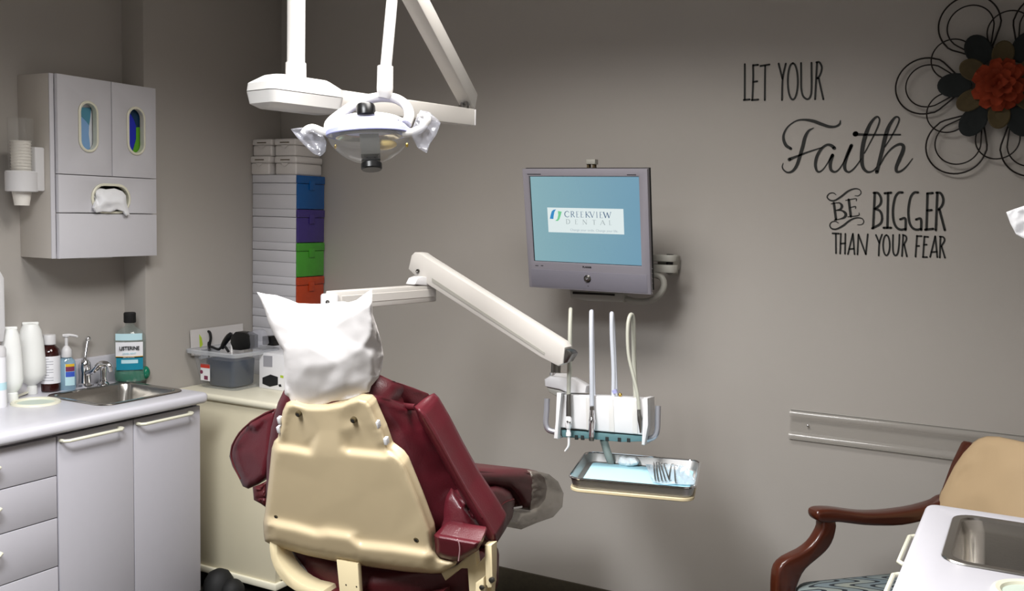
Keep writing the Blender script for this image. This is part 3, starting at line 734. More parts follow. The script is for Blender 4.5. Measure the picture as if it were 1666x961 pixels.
lidded_box(xm+.008, TX1-.008, zt2[0], zt2[1], TY-.004, TY+.172, 'lower right small white lidded box on the tower')
# clear bin
def clear_bin():
    bl, bc, br = at(316, 627, 'z', ZK), at(382, 637, 'z', ZK), at(424, 627, 'z', ZK)
    x0, x1, y0, y1 = max(bl.x, XB+.045), bc.x, bc.y, br.y+.03
    tc = at(372, 574, 'y', y0-.02); h = tc.z-ZK; g = .028
    o = thing('plastic_bin', 'translucent plastic bin full of cables on the cream cabinet', 'bin', ((x0+x1)/2, (y0+y1)/2, ZK))
    cx, cy, hx, hy = (x0+x1)/2, (y0+y1)/2, (x1-x0)/2, (y1-y0)/2
    def ring(e, z, r=.03): return [(x, y, z) for x, y in rrect(hx+e, hy+e, r, 5, cx, cy)]
    obj('bin_wall', MB().loft([ring(-.004, ZK+.0008), ring(0, ZK+.006), ring(g*.8, ZK+h-.012), ring(g, ZK+h)], False, cap0=True), 'tub', o)
    obj('rim', MB().loft([ring(g-.001, ZK+h-.018), ring(g+.012, ZK+h-.016), ring(g+.014, ZK+h-.003), ring(g+.008, ZK+h), ring(g-.001, ZK+h-.001)], False), 'tubrim', o)
    for sx in (-1,):
        obj('side_grip', MB().box((cx+sx*(hx+g+.0), cy-.05, ZK+h-.05), (cx+sx*(hx+g+.014), cy+.05, ZK+h-.014), .004), 'tubrim', o)
    stp = obj('sticker', MB().box((x0+.028, y0-.0135, ZK+.032), (x0+.079, y0-.0125, ZK+.1)), 'label', o)
    obj('sticker_band', MB().box((x0+.028, y0-.0142, ZK+.084), (x0+.079, y0-.0134, ZK+.1)), 'red', stp)
    obj('sticker_print', MB().box((x0+.048, y0-.0142, ZK+.036), (x0+.068, y0-.0134, ZK+.052)).lathe([(.008, 0), (.008, .0009)], place((x0+.033, y0-.0134, ZK+.066), (1, 0, 0), (0, 0, 1), (0, -1, 0)), 14), 'redpurple', stp)
    single('navy_tray', MB().loft([[(x-.012, y, z) for x, y, z in ring(-.034, ZK+.006, .02)], [(x-.012, y, z) for x, y, z in ring(-.03, ZK+.012, .02)], [(x-.012, y, z) for x, y, z in ring(-.026, ZK+h*.72, .02)]], False, cap0=True, cap1=True), 'navy', 'dark navy container sitting inside the clear bin', 'container')
    # sheet of card, cords, adaptors
    bxp = XB+.010
    Q = [at(px, py, 'x', bxp) for px, py in ((309, 537), (394, 526), (396, 578), (311, 578))]
    q = thing('paper_booklet', 'white booklet standing along the wall side of the clear bin', 'booklet', V((bxp, (Q[0].y+Q[1].y)/2, min(Q[2].z, Q[3].z))))
    obj('pages', MB().loft([[V((bxp, p.y, p.z)) for p in Q], [V((bxp+.004, p.y, p.z)) for p in Q]]), 'paper', q)
    lm = [at(px, py, 'x', bxp+.0045) for px, py in ((324, 543), (328, 549), (330, 560), (327, 566), (325, 565))]
    obj('printed_mark', MB().poly(lm), 'lime', q)
    yy = cy-.01
    P = lambda px, py, y=yy: at(px, py, 'y', y)
    cd = thing('extension_lead', 'black power lead looping above the clear bin rim', 'cord', P(340, 572))
    obj('cable', MB().tube([P(338, 590), P(340, 566), P(335, 548), P(336, 540), P(341, 540), P(343, 550), P(341, 562), P(347, 565), P(356, 568), P(364, 562), P(372, 572)], .0055, 8, k=5), 'blackm', cd)
    pl = obj('plug', MB().tube([P(361, 566), P(366, 556), P(372, 548), P(376, 543)], [.009, .012, .013, .009], 10, k=3), 'black', cd)
    obj('prong', MB().tube([P(375, 545), P(378, 541)], .002, 6), 'chrome', pl)
    c0 = P(395, 553, cy); w = .032
    ad = thing('power_adaptor', 'black power adaptor block sticking out of the clear bin', 'adaptor', V((c0.x, c0.y, c0.z-.05)))
    pxm = MB(); pxprism(pxm, [(381, 546), (388, 539), (402, 540), (412, 545), (412, 566), (396, 569), (384, 568), (380, 556)], c0, (0, 1, 0), -.02, .03, .004); obj('adaptor_body', pxm, 'black', ad)
    c0 = P(440, 550, y1-.01)
    ad = thing('charger_block', 'flat black charger lying across the right end of the bin', 'charger', V((c0.x, c0.y, c0.z-.02)))
    pxm = MB(); pxprism(pxm, [(432, 546), (444, 546), (450, 554), (450, 562), (432, 560)], c0, (0, 1, 0), -.02, .02, .003); obj('charger_body', pxm, 'black', ad)
    pxm = MB(); pxm.relief([(403, 541), (414, 536), (428, 535), (432, 548), (434, 562), (404, 570)], P(418, 552, cy-.02), (0, 1, 0), None, edge=.01, rim=6, back=.02, step=4, rough=.008, rscale=.1)
    single('clear_pouch', pxm, 'film', 'crinkled clear pouch between the adaptor and charger in the bin', 'pouch')
    return x0, x1, y0, y1
clear_bin()
# white carton with hexagonal print
p0 = at(425, 630, 'z', ZK); p1 = at(462, 637.5, 'z', ZK); yb = min(p0.y, p1.y); ztop = at(425, 572, 'y', p0.y).z
yb = (p0.y+p1.y)/2; xa, xb2 = p0.x, p0.x+.155
o = thing('product_carton', 'white carton with a black hexagon print beside the bin', 'box', ((xa+xb2)/2, yb+.08, ZK))
obj('carton', MB().box((xa, yb, ZK+.0005), (xb2, yb+.16, ztop), .002), 'label', o)
def onf(pts): return [(lambda q: (q.x, q.z))(at(px, py, 'y', yb-.0005)) for px, py in pts]
FX = place((0, yb-.0002, 0), (1, 0, 0), (0, 0, 1), (0, -1, 0))
obj('hexagon_print', MB().prism(onf([(427, 614), (440, 609), (452, 613), (452, 626), (439, 629), (427, 624)]), FX, 0, .0006), 'ink', o)
obj('printed_panel', MB().prism(onf([(428.5, 578), (443, 579), (443, 597), (428.5, 596)]), FX, 0, .0006), 'greyink', o)
obj('printed_mark', MB().prism(onf([(456, 610), (461, 611), (461, 615), (456, 614)]), FX, 0, .0006), 'lime', o)
obj('printed_dot', MB().prism(onf([(453, 625), (457, 625), (458, 629), (454, 629)]), FX, 0, .0006), 'ink', o)
# foot control on the floor
c = V((-2.71, 2.68, 0)); o = thing('foot_control', 'black rounded foot control on the carpet by the cream cabinet', 'foot pedal', c)
obj('pedal_base', MB().lathe([(.1, 0), (.105, .008), (.1, .02), (.085, .028)], place(c), 28, .9, 1.), 'blackm', o)
obj('pedal_dome', MB().lathe([(.085, .026), (.083, .07), (.072, .11), (.05, .138), (.02, .15), (.001, .151)], place(c+V((-.005, .01, 0))), 28, .72, .8), 'blackm', o)
obj('toe_lobe', MB().ell(c+V((.055, .02, .07)), .045, .05, .05), 'blackm', o)
# ------------------------------------------------------------------ dental chair
_d = ray(590, 915); _D = 2.45/math.hypot(_d.x, _d.y); BB = EYE+_d*_D
CA = math.radians(6.1); EX = V((math.cos(CA), math.sin(CA), 0)); EY = V((-math.sin(CA), math.cos(CA), 0)); EZ = V((0, 0, 1))
CR = V((BB.x, BB.y, 0))
def C(x, y, z): return CR+EX*x+EY*y+EZ*z
TL = math.radians(20); SN = EY*math.cos(TL)+EZ*math.sin(TL)     # shell normal, pointing away from the viewer
ch = thing('dental_chair', 'maroon dental chair with cream back shell and raised leg rest', 'dental chair', CR, CA)
sh_out = [(429, 868), (431, 880), (445, 888), (470, 895), (502, 904), (552, 914), (608, 923), (660, 930), (700, 933), (720, 932), (730, 925), (742, 918), (736, 912), (716, 908), (705, 893), (701, 863), (682, 812), (658, 754), (650, 743), (640, 735), (632, 729), (622, 700), (609, 671), (604, 658), (597, 650), (583, 646), (568, 650), (556, 655), (530, 660), (500, 660), (478, 654), (466, 655), (460, 668), (456, 690), (452, 711), (446, 717), (442, 729), (437, 780), (431, 833), (428, 850)]
def cl(pts, d, stp=7.):
    out = []
    for (xa, ya), (xb, yb2) in zip(pts, pts[1:]):
        m = max(1, int(math.hypot(xb-xa, yb2-ya)/stp))
        out += [(xa+(xb-xa)*i/m, ya+(yb2-ya)*i/m, d) for i in range(m)]
    return out+[(pts[-1][0], pts[-1][1], d)]
rl = [(440, 842), (480, 850), (515, 860)]; rm = [(534, 860), (567, 865)]; rr_ = [(586, 879), (640, 884), (690, 892)]
dn = lambda P, k: [(x, y+k) for x, y in P]
shc = cl(rl, .0)+cl(rm, -.002)+cl(rr_, .0)+cl(dn(rl, 6), -.008)+cl(dn(rm, 5), -.010)+cl(dn(rr_, 6), -.008)+cl(dn(rl, 12), -.017)+cl(dn(rm, 11), -.018)+cl(dn(rr_, 12), -.017)
shc += cl([(448, 878), (502, 893), (560, 903), (620, 914), (690, 922)], -.014, 14)
shc += cl([(440, 835), (515, 850), (534, 850), (567, 855), (586, 866), (688, 880)], .0, 12)
shc += [(447, 760, .0), (445, 810, .0), (520, 780, -.001), (600, 800, -.001), (655, 790, .0), (682, 860, .0), (530, 825, -.001), (575, 830, -.001), (525, 760, -.002), (574, 805, -.002)]
for P in ([(456, 725), (480, 728), (504, 733)], [(567, 732), (600, 735), (627, 738)]):
    shc += cl(dn(P, 7), -.003)+cl(dn(P, 3), .002)+cl(dn(P, -2), .012)+cl(dn(P, -9), .011, 12)
shc += cl([(512, 728), (558, 732)], -.002)+cl([(512, 740), (558, 745)], -.003)+[(470, 690, .010), (520, 700, .002), (550, 700, .002), (530, 670, .003), (550, 680, .003), (590, 690, .009), (605, 712, .011), (487, 672, .010), (576, 680, .010), (476, 672, .010)]
obj('backrest_shell', MB().relief(sh_out, BB, SN, shc, edge=.022, rim=9, back=.02, step=3.6, smooth=3, bval=.002), 'shell', ch, smooth_all=True)
for px, py in ((486.5, 672), (576, 682), (451.5, 839), (679, 876)):
    p = hit(px, py, BB+SN*.006, SN); F = pframe(p-SN*.004, SN)
    s_ = obj('screw', MB().lathe([(.0075, .006), (.0075, -.002), (.005, -.003), (.0045, .0005), (.0005, .0005)], F, 14), 'petal_gd', ch)
    obj('screw_recess', MB().lathe([(.0045, -.0032), (.0005, -.0034)], F, 12), 'dark', s_)
for px, py in ((614, 690), (628, 717), (455, 683), (454, 698)):
    p = hit(px, py, BB+SN*.012, SN); F = pframe(p, SN)
    obj('upholstery_clip', MB().box((-.004, -.009, -.006), (.005, .009, .008), .002, 2, F), 'white', ch)
# back cushion
bc_out = [(452, 655), (462, 634), (520, 622), (585, 628), (612, 641), (648, 652), (676, 662), (704, 700), (735, 752), (768, 806), (800, 862), (800, 880), (745, 892), (712, 905), (610, 900), (450, 868), (433, 800), (434, 745), (441, 695)]
bcc = [(x, y, d) for x, y, d in ((452, 655, .03), (520, 622, .03), (612, 641, .04), (676, 662, .16), (735, 752, .17), (800, 862, .17), (800, 880, .17), (745, 892, .08), (712, 905, .05), (450, 868, .05), (433, 800, .06), (441, 695, .05), (610, 690, .035), (640, 745, .035), (690, 830, .035), (705, 890, .035), (655, 700, .08), (700, 780, .10), (745, 850, .12), (520, 760, .03))]
obj('back_cushion', MB().relief(bc_out, BB, SN, bcc, edge=.02, rim=9, back=.07, step=6, smooth=3, rough=.002, rscale=.04), 'maroon', ch, smooth_all=True)
# lower back roll with creases, lit from above
lb_out = [(705, 862), (714, 836), (724, 808), (734, 792), (748, 806), (768, 834), (790, 862), (803, 884), (780, 887), (755, 882), (735, 878), (712, 874)]
lbc = [(705, 862, .02), (724, 808, .05), (734, 792, .07), (790, 862, .07), (803, 884, .08), (755, 882, .02), (712, 874, .01), (716, 856, .008), (722, 845, .022), (727, 858, .008), (734, 838, .024), (740, 858, .010), (752, 850, .018), (768, 864, .022), (752, 826, .035)]
obj('lumbar_cushion', MB().relief(lb_out, BB+SN*.06, SN, lbc, edge=.02, rim=8, back=.06, step=3.2, smooth=2), 'maroon', ch, smooth_all=True)
ar = obj('armrest', MB().relief([(674, 661), (684, 663), (693, 672), (712, 704), (735, 748), (762, 796), (790, 838), (808, 868), (808, 884), (797, 884), (778, 852), (750, 806), (722, 756), (698, 712), (682, 684)], BB+SN*.09, SN, [(674, 661, 0), (735, 748, .0), (800, 880, .0)], edge=.02, rim=7, back=.07, step=4, smooth=1), 'maroon', ch, smooth_all=True)
_p = lambda px, py, d: hit(px, py, BB+SN*d, SN)
obj('armrest_roll', MB().tube([_p(646, 657, .14), _p(660, 661, .135), _p(676, 662, .13)], [.007, .009, .008], 12, k=3), 'maroon', ar)
obj('armrest_piping', MB().tube([_p(690, 679, .090), _p(718, 726, .090), _p(750, 784, .090), _p(784, 842, .090)], .0022, 6, k=3), 'maroon_dark', ar)
al = obj('armrest', MB().relief([(450, 664), (432, 670), (408, 684), (388, 703), (376, 724), (373, 742), (378, 758), (388, 776), (395, 791), (404, 795), (420, 788), (434, 776), (444, 740)], C(-.3, .08, .9), EY, [(450, 664, .0), (376, 740, .06), (395, 791, .05), (434, 776, 0), (410, 735, .02)], edge=.03, rim=14, back=.04, step=4.5, smooth=1), 'maroon', ch, smooth_all=True)
obj('armrest_piping', MB().tube([hit(px, py, C(-.3, .08+dd, .9), EY) for px, py, dd in ((446, 666, .012), (420, 679, .02), (396, 697, .03), (381, 718, .035), (376, 738, .04), (380, 756, .04), (391, 779, .038))], .0026, 6, k=3), 'maroon_dark', al)
obj('armrest_pivot', MB().relief([(411, 792), (424, 787), (434, 782), (434, 826), (424, 819), (413, 813)], C(-.3, .09, .8), EY, None, edge=.015, rim=8, back=.04, step=4, rough=.01, rscale=.15), 'maroon_dark', al)
# side bolster block with pale piping
sb = MB().relief([(706, 870), (714, 868), (732, 871), (752, 875), (782, 880), (778, 895), (762, 905), (747, 913), (732, 912), (718, 908), (709, 902)], BB, SN, None, edge=.022, rim=9, back=.05, step=3.2, smooth=1)
so = obj('side_bolster', sb, 'maroon', ch)
obj('bolster_piping', MB().tube([hit(px, py, BB+SN*-.0065, SN) for px, py in ((744, 877), (747, 884), (748, 895), (746, 912))], .0014, 6, k=3), 'piping', so)
# seat, thigh hump and leg rest
def side_px(out, x, depth, bev, k=1):
    mb = MB(); pxprism(mb, out, C(x, .4, .6), EX, -depth, 0, bev, k, 3); return mb
st = MB().relief([(764, 868), (768, 830), (774, 806), (782, 796), (793, 790), (806, 788), (818, 791), (831, 799), (838, 815), (834, 840), (822, 862), (808, 884), (790, 890), (772, 884)], C(.215, .4, .6), -EX, [(764, 868, .01), (793, 790, .0), (838, 815, .0), (808, 884, .0), (805, 835, -.008)], edge=.035, rim=13, back=.10, step=4, smooth=1)
st.box((-.2, .10, .44), (.2, .46, .60), .04, 4, place(CR, EX, EY, EZ))
seat = obj('seat_cushion', st, 'maroon', ch)
obj('seat_piping', MB().tube([hit(px, py, C(.218, .4, .6), EX) for px, py in ((836, 812), (820, 818), (808, 832), (802, 850), (801, 868), (806, 882))], .0025, 6, k=3), 'maroon_dark', seat)
lr = MB().relief([(752, 786), (748, 770), (752, 760), (780, 759), (806, 761), (832, 761), (856, 762), (874, 766), (886, 777), (890, 794), (887, 812), (876, 825), (862, 830), (848, 826), (838, 808), (826, 795), (800, 792), (770, 796)], C(.2, .4, .6), -EX, [(752, 786, 0), (890, 794, 0), (862, 830, 0), (815, 778, -.006), (862, 795, -.006)], edge=.04, rim=15, back=.40, step=4, smooth=1)
leg = obj('leg_rest', lr, 'maroon', ch)
obj('leg_rest_piping', MB().tube([hit(px, py, C(.197, .4, .6), EX) for px, py in ((752, 767), (780, 767), (806, 769), (830, 769), (853, 769), (870, 773), (880, 782))], .0024, 6, k=3), 'maroon_dark', leg)
obj('hinge_pin', MB().tube([C(.2, 0, 0), C(.21, 0, 0)] and [hit(834, 826, C(.2, .4, .6), EX), hit(848, 824, C(.2, .4, .6), EX)], .004, 8), 'chrome', leg)
cv = MB()
cv.b.free(); cv.b = bmesh.new()
_o = [(862, 765), (878, 767), (893, 771), (908, 783), (917, 802), (915, 824), (900, 841), (874, 850), (848, 861), (838, 850), (846, 834), (862, 832)]
cvp = MB().relief(_o, C(.206, .4, .6), -EX, [(862, 765, 0), (917, 802, .02), (848, 861, .01), (890, 800, -.004), (880, 830, -.008), (862, 832, 0)], edge=.012, rim=8, back=.40, step=4, smooth=1, rough=.006, rscale=.2)
tag(obj('plastic_cover', cvp, 'cover', None, smooth_all=True), 'dusty clear plastic cover over the foot end of the dental chair', 'cover')
# under the shell
us = MB().relief([(446, 884), (500, 896), (560, 908), (640, 920), (716, 925), (752, 912), (768, 930), (765, 990), (520, 990), (500, 962), (476, 938), (456, 910)], BB+EY*.05, EY, [(446, 884, .05), (752, 912, .05), (600, 950, -.01), (765, 990, .05), (520, 990, .0)], edge=.02, rim=12, back=.12, step=8, smooth=1)
obj('seat_underside', us, 'maroon_dark', ch, smooth_all=True)
_mb = MB(); pxprism(_mb, [(508, 962), (552, 962), (610, 975), (690, 970), (720, 962), (720, 1010), (508, 1010)], BB+EY*.02, EY, 0, .05, .01); obj('rear_pad', _mb, 'maroon_dark', ch)
cup = MB(); pxprism(cup, [(443, 878), (445, 905), (455, 930), (472, 950), (497, 964), (530, 972), (530, 958), (506, 952), (482, 938), (465, 918), (456, 898), (456, 884)], BB+EY*.01, EY, -.015, .05, .006, 2)
cu = obj('side_bracket', cup, 'beige', ch)
cup = MB(); pxprism(cup, [(450, 884), (470, 900), (508, 938), (510, 962), (490, 955), (462, 925)], BB+EY*.07, EY, 0, .02, .004); obj('bracket_plate', cup, 'greyarm', cu)
_mb = MB(); pxprism(_mb, [(551, 908), (586, 914), (592, 1010), (561, 1010)], BB+EY*.0, EY, -.012, .006, .003); sp = obj('centre_strap', _mb, 'beige', ch)
for q in ((563, 951), (580, 954)):
    F = pframe(hit(*q, BB-EY*.0125, EY), EY); obj('strap_hole', MB().lathe([(.0022, -.0004), (.0001, -.0005)], F, 10), 'dark', sp)
_mb = MB(); pxprism(_mb, [(716, 930), (740, 922), (773, 893), (776, 919), (788, 905), (790, 884), (803, 884), (803, 930), (796, 1010), (766, 1010), (760, 925), (750, 925), (724, 945)], BB+EY*.04, EY, 0, .025, .004); rb = obj('side_bracket', _mb, 'beige', ch)
_mb = MB(); pxprism(_mb, [(791, 884), (803, 884), (805, 946), (803, 953), (797, 954), (793, 948)], BB+EY*.02, EY, -.012, .015, .004); lk = obj('arm_link', _mb, 'beige', ch)
F = pframe(hit(800, 943, BB+EY*.006, EY), EY); obj('pivot_pin', MB().lathe([(.007, .003), (.007, -.003), (.002, -.004)], F, 14), 'steeld', lk)
_mb = MB(); pxprism(_mb, [(776, 946), (790, 936), (790, 1010), (774, 1010)], BB+EY*.01, EY, -.01, .012, .004); bp_ = obj('lower_link', _mb, 'beige', ch)
F = pframe(hit(784, 955, BB-EY*.001, EY), EY); obj('pivot_pin', MB().lathe([(.006, .003), (.006, -.003), (.002, -.004)], F, 14), 'steeld', bp_)
_mb = MB().box((-.13, .12, .08), (.13, .42, .46), .03, 3, place(CR, EX, EY, EZ)); obj('lift_column', _mb, 'beige', ch)
_mb = MB().box((-.24, -.02, .0), (.24, .75, .08), .03, 3, place(CR, EX, EY, EZ)); obj('base_plate', _mb, 'beige', ch)
# headrest under its paper cover
HP = hit(540, 590, BB+SN*.03, SN)
hr = obj('headrest', MB().ell((0, 0, 0), .085, .07, .026, 22, 12, place(HP+SN*.035, EX, SN.cross(EX), SN)), 'maroon', ch)
obj('headrest_post', MB().tube([hit(540, 672, BB+SN*.055, SN), HP+SN*.035], .014, 10), 'chrome', hr)
co = [(418, 475), (432, 478), (450, 480), (470, 487), (485, 493), (505, 494), (528, 494), (545, 491), (558, 490), (567, 492), (580, 488), (592, 479), (605, 470), (606, 485), (606, 510), (613, 530), (620, 555), (624, 577), (622, 598), (616, 614), (604, 628), (601, 638), (585, 645), (566, 651), (548, 654), (526, 659), (503, 663), (484, 666), (470, 656), (463, 642), (462, 620), (463, 595), (461, 570), (455, 562), (446, 545), (437, 525), (431, 505), (425, 490)]
cc = [(418, 475, .02), (450, 480, .06), (485, 493, .09), (528, 494, .10), (567, 492, .10), (592, 479, .07), (605, 470, .035),
      (440, 515, .012), (470, 515, .03), (500, 515, .04), (535, 515, .038), (480, 540, .012), (520, 540, .010), (500, 562, -.014), (478, 553, .004), (462, 566, .0), (540, 530, .004), (570, 508, .002), (605, 490, .010),
      (500, 595, -.022), (550, 590, -.022), (590, 565, -.010), (604, 545, .0), (606, 510, .008), (605, 580, -.002), (608, 612, .004), (615, 560, .03), (620, 580, .034), (617, 600, .03),
      (480, 620, -.012), (463, 620, .004), (484, 664, .002), (548, 652, .0), (600, 636, .006), (560, 625, -.018), (520, 640, -.010)]
pc = MB().relief(co, HP-SN*.0, SN, cc, edge=.012, rim=6, back=.10, step=3.2, smooth=3, rough=.0022, rscale=.045, seed=2., along=True)
tag(obj('headrest_cover', pc, 'paper', None, smooth_all=True), 'white paper sleeve with pointed corners pulled over the headrest', 'headrest cover')

# ------------------------------------------------------------------ operating light
lt = thing('operating_light', 'white ceiling-hung dental light with clear shield and folding arm', 'dental light', V((-1.70, 1.965, ZC)))
t0 = 2.54
P0 = pt(481.5, 130, t0)
def ctr(px, py, t): return pt(px, py, t)
top = V((P0.x, P0.y, ZC-.002))
po = obj('ceiling_post', MB().tube([P0, top], .0232, 24), 'enamel', lt)
obj('post_collar', MB().tube([pt(481.5, 131, t0), pt(481.5, 103, t0)], .0268, 24), 'enamel', po)
# hub housing with the arm running towards the lettering wall
AZ = math.radians(12); AD = V((math.sin(AZ), math.cos(AZ), 0)); AN = V((math.cos(AZ), -math.sin(AZ), 0))
hubc = V((P0.x, P0.y, 0)); zt_, zb_ = P0.z+.004, pt(481, 181, t0).z
def hubring(z, e, f): return [hubc+AN*x+AD*y+V((0, 0, z)) for x, y in rrect(.062+e, .118+f, .02, 4)]
hz = zb_+(zt_-zb_)*.5
obj('hub_lower', MB().loft([hubring(zb_, -.028, -.02), hubring(zb_+.012, -.004, -.006), hubring(hz-.001, 0, 0)]), 'enamel', lt)
obj('hub_upper', MB().loft([hubring(hz+.001, 0, 0), hubring(zt_-.022, -.002, -.002), hubring(zt_-.004, -.018, -.03), hubring(zt_, -.024, -.036)]), 'enamel', lt)
az_ = math.radians(-30.8); L_ = .70
AE = P0+AD*.70; ze1, ze0 = None, None
def on_arm(px, py):
    return hit(px, py, P0, AN)
a1, a2, a3, a4 = on_arm(512, 146), on_arm(766, 174), on_arm(766, 199), on_arm(512, 181)
zA, zB = (a1.z+a2.z)/2, (a3.z+a4.z)/2
ya, yb_ = 0.08, (a2-P0).dot(AD)
arm = obj('horizontal_arm', MB().box((-.019, ya, zB), (.019, yb_, zA), .004, 2, place((P0.x, P0.y, 0), AN, AD, EZ)), 'armwhite', lt)
obj('end_cap', MB().box((-.020, yb_, zB+.001), (.020, yb_+.004, zA-.001), .002, 2, place((P0.x, P0.y, 0), AN, AD, EZ)), 'white', arm)
J = hit(750, 160, P0, AN); J = V((P0.x+AD.x*(yb_-.03), P0.y+AD.y*(yb_-.03), 0))
jz = zA; 
for q in (-.009, .009): obj('joint_pin', MB().tube([V((J.x, J.y, jz))+AN*q, V((J.x, J.y, jz+.036))+AN*q], .0058, 12), 'chrome', arm)
obj('joint_base', MB().tube([V((J.x, J.y, jz)), V((J.x, J.y, jz+.008))], .018, 18), 'chrome', arm)
# spring arm back up and over to the drop tube
HT = 2.47
LP = pt(627, 120, HT*math.cos(math.radians(7.5))); tt = (LP-EYE).dot(FW)
topT = pt(641, -34, tt+.02)
Jp = V((J.x, J.y, jz+.05)); dv = (topT+V((0, 0, .05))-Jp); dn = dv.normalized(); sx = dn.cross(V((0, 0, 1))).normalized(); su = sx.cross(dn)
obj('spring_arm', MB().box((-.024, -.03, -.06), (.024, .03, dv.length+.02), .008, 2, place(Jp, sx, su, dn)), 'armwhite', lt)
obj('arm_knuckle', MB().tube([topT+V((0, 0, .07)), topT-V((0, 0, .04))], .028, 18), 'enamel', lt)
obj('drop_tube', MB().tube([topT, pt(627, 118, tt)], .0142, 20), 'enamel', lt)
w = 1/ (FPX/tt)
yk = obj('yoke', MB().tube([pt(627, 108, tt), pt(626.5, 132, tt), pt(626, 148, tt), pt(624, 160, tt)], [13*w, 13.2*w, 13*w, 9*w], 20, k=4), 'enamel', lt)
obj('yoke_fork', MB().tube([pt(537, 214, tt-.05), pt(537, 202, tt-.05), pt(553, 187, tt-.03), pt(580, 169, tt-.005), pt(605, 160, tt+.01), pt(626, 158, tt+.012), pt(645, 161, tt+.01), pt(660, 171, tt-.005), pt(666, 187, tt-.03), pt(661, 202, tt-.05)], [8.6*w, 9*w, 8.5*w, 8*w, 8*w, 8*w, 8*w, 8*w, 8.4*w, 8.6*w], 16, k=5), 'enamel', yk)
# lamp head, an ellipse tipped towards the patient
hc = pt(600, 214, tt-.06)
HX = (RT*math.cos(math.radians(-3.2))+UP*math.sin(math.radians(3.2))).normalized()
hd = facing(hc); HXv = hd.to_3x3() @ V((1, 0, 0)); HXv = (HXv+V((0, 0, .062))).normalized(); HYv = V((0, 0, 1)).cross(HXv).normalized(); HZv = HXv.cross(HYv).normalized()
tip = Matrix.Rotation(math.radians(-14), 3, HXv); HYv = tip @ HYv; HZv = tip @ HZv
HM = place(hc, HXv, HYv, HZv)
A_ = 66*w
def half(a, b, h, z0, sgn, n=40, m=9, e0=1., pw=2.):
    R = []
    for i in range(m+1):
        s_ = i/m*.985; rr = (1-s_**pw)**(1/pw); R.append([HM @ V((a*rr*math.cos(2*math.pi*j/n), b*rr*math.sin(2*math.pi*j/n), z0+sgn*h*s_)) for j in range(n)])
    return R
obj('lamp_housing', MB().loft(half(A_*.97, A_*.46, 24*w, .0, 1), True), 'lavender', lt, smooth_all=False)
obj('housing_band', MB().loft([[HM @ V((A_*e*math.cos(2*math.pi*j/40), A_*.48*e*math.sin(2*math.pi*j/40), z)) for j in range(40)] for e, z in ((.985, -.010), (1.02, -.008), (1.02, .002), (.97, .006))], False), 'lavender', lt)
obj('top_band', MB().tube([HM @ V((x*w, (-A_*.12)*math.sqrt(max(0, 1-(x/62)**2)), (23*math.sqrt(max(.0, 1-(x/66)**2))+2.)*w)) for x in (-54, -40, -25, -8, 8, 25, 40, 54)], [4*w, 4.4*w, 4.6*w, 5*w, 5*w, 4.6*w, 4.4*w, 4*w], 12, k=4), 'enamel', lt)
sh = obj('light_shield', MB().loft(half(A_*.99, A_*.46, 50*w, -.006, -1, pw=1.75), False), 'clear', lt)
obj('reflector', MB().loft([[HM @ V((A_*.80*e*math.cos(2*math.pi*j/36), A_*.36*e*math.sin(2*math.pi*j/36)+.008, z)) for j in range(36)] for e, z in ((1, -.012), (.85, -.002), (.5, .004), (.05, .006))], False), 'reflect', lt)
obj('amber_filter', MB().ell((22*w, .01, -20*w), 22*w, .022, 8*w, 16, 8, HM), 'amberglass', lt)
lh = obj('lamp_holder', MB().loft([[HM @ V((x*w+q*w, y, z*w)) for x, y in ((-15, -.022), (15, -.022), (15, .014), (-15, .014))] for q, z in ((0, -8), (1, -26), (1, -41))]+[[HM @ V((x*w+2*w, y, -44*w)) for x, y in ((-10, -.018), (10, -.018), (10, .010), (-10, .010))]]), 'petal_gd', lt)
M['petal_gd2'] = mat('olive_black_holder', (34, 32, 26), .45, spec=.3); lh.data.materials[0] = M['petal_gd2']
obj('holder_pins', MB().tube([HM @ V((-5*w, -.006, -43*w)), HM @ V((-4*w, -.006, -53*w))], 2*w, 8).tube([HM @ V((8*w, -.006, -43*w)), HM @ V((8*w, -.006, -53*w))], 2*w, 8).box((-14*w, -.014, -49*w), (16*w, .008, -47*w), .001, 1, HM), 'black', lh)
obj('top_knob', MB().lathe([(15.0*w, 0), (15.2*w, 3*w), (15*w, 15*w), (13.5*w, 18*w), (.001, 18.5*w)], HM @ place((-3*w, -.010, 24*w)), 28), 'black', lt)
obj('bottom_knob', MB().lathe([(15*w, -10*w), (16.5*w, -8*w), (16.5*w, 0), (14*w, 2*w)], HM @ place((1.5*w, -.006, -54*w)), 28), 'black', lt)
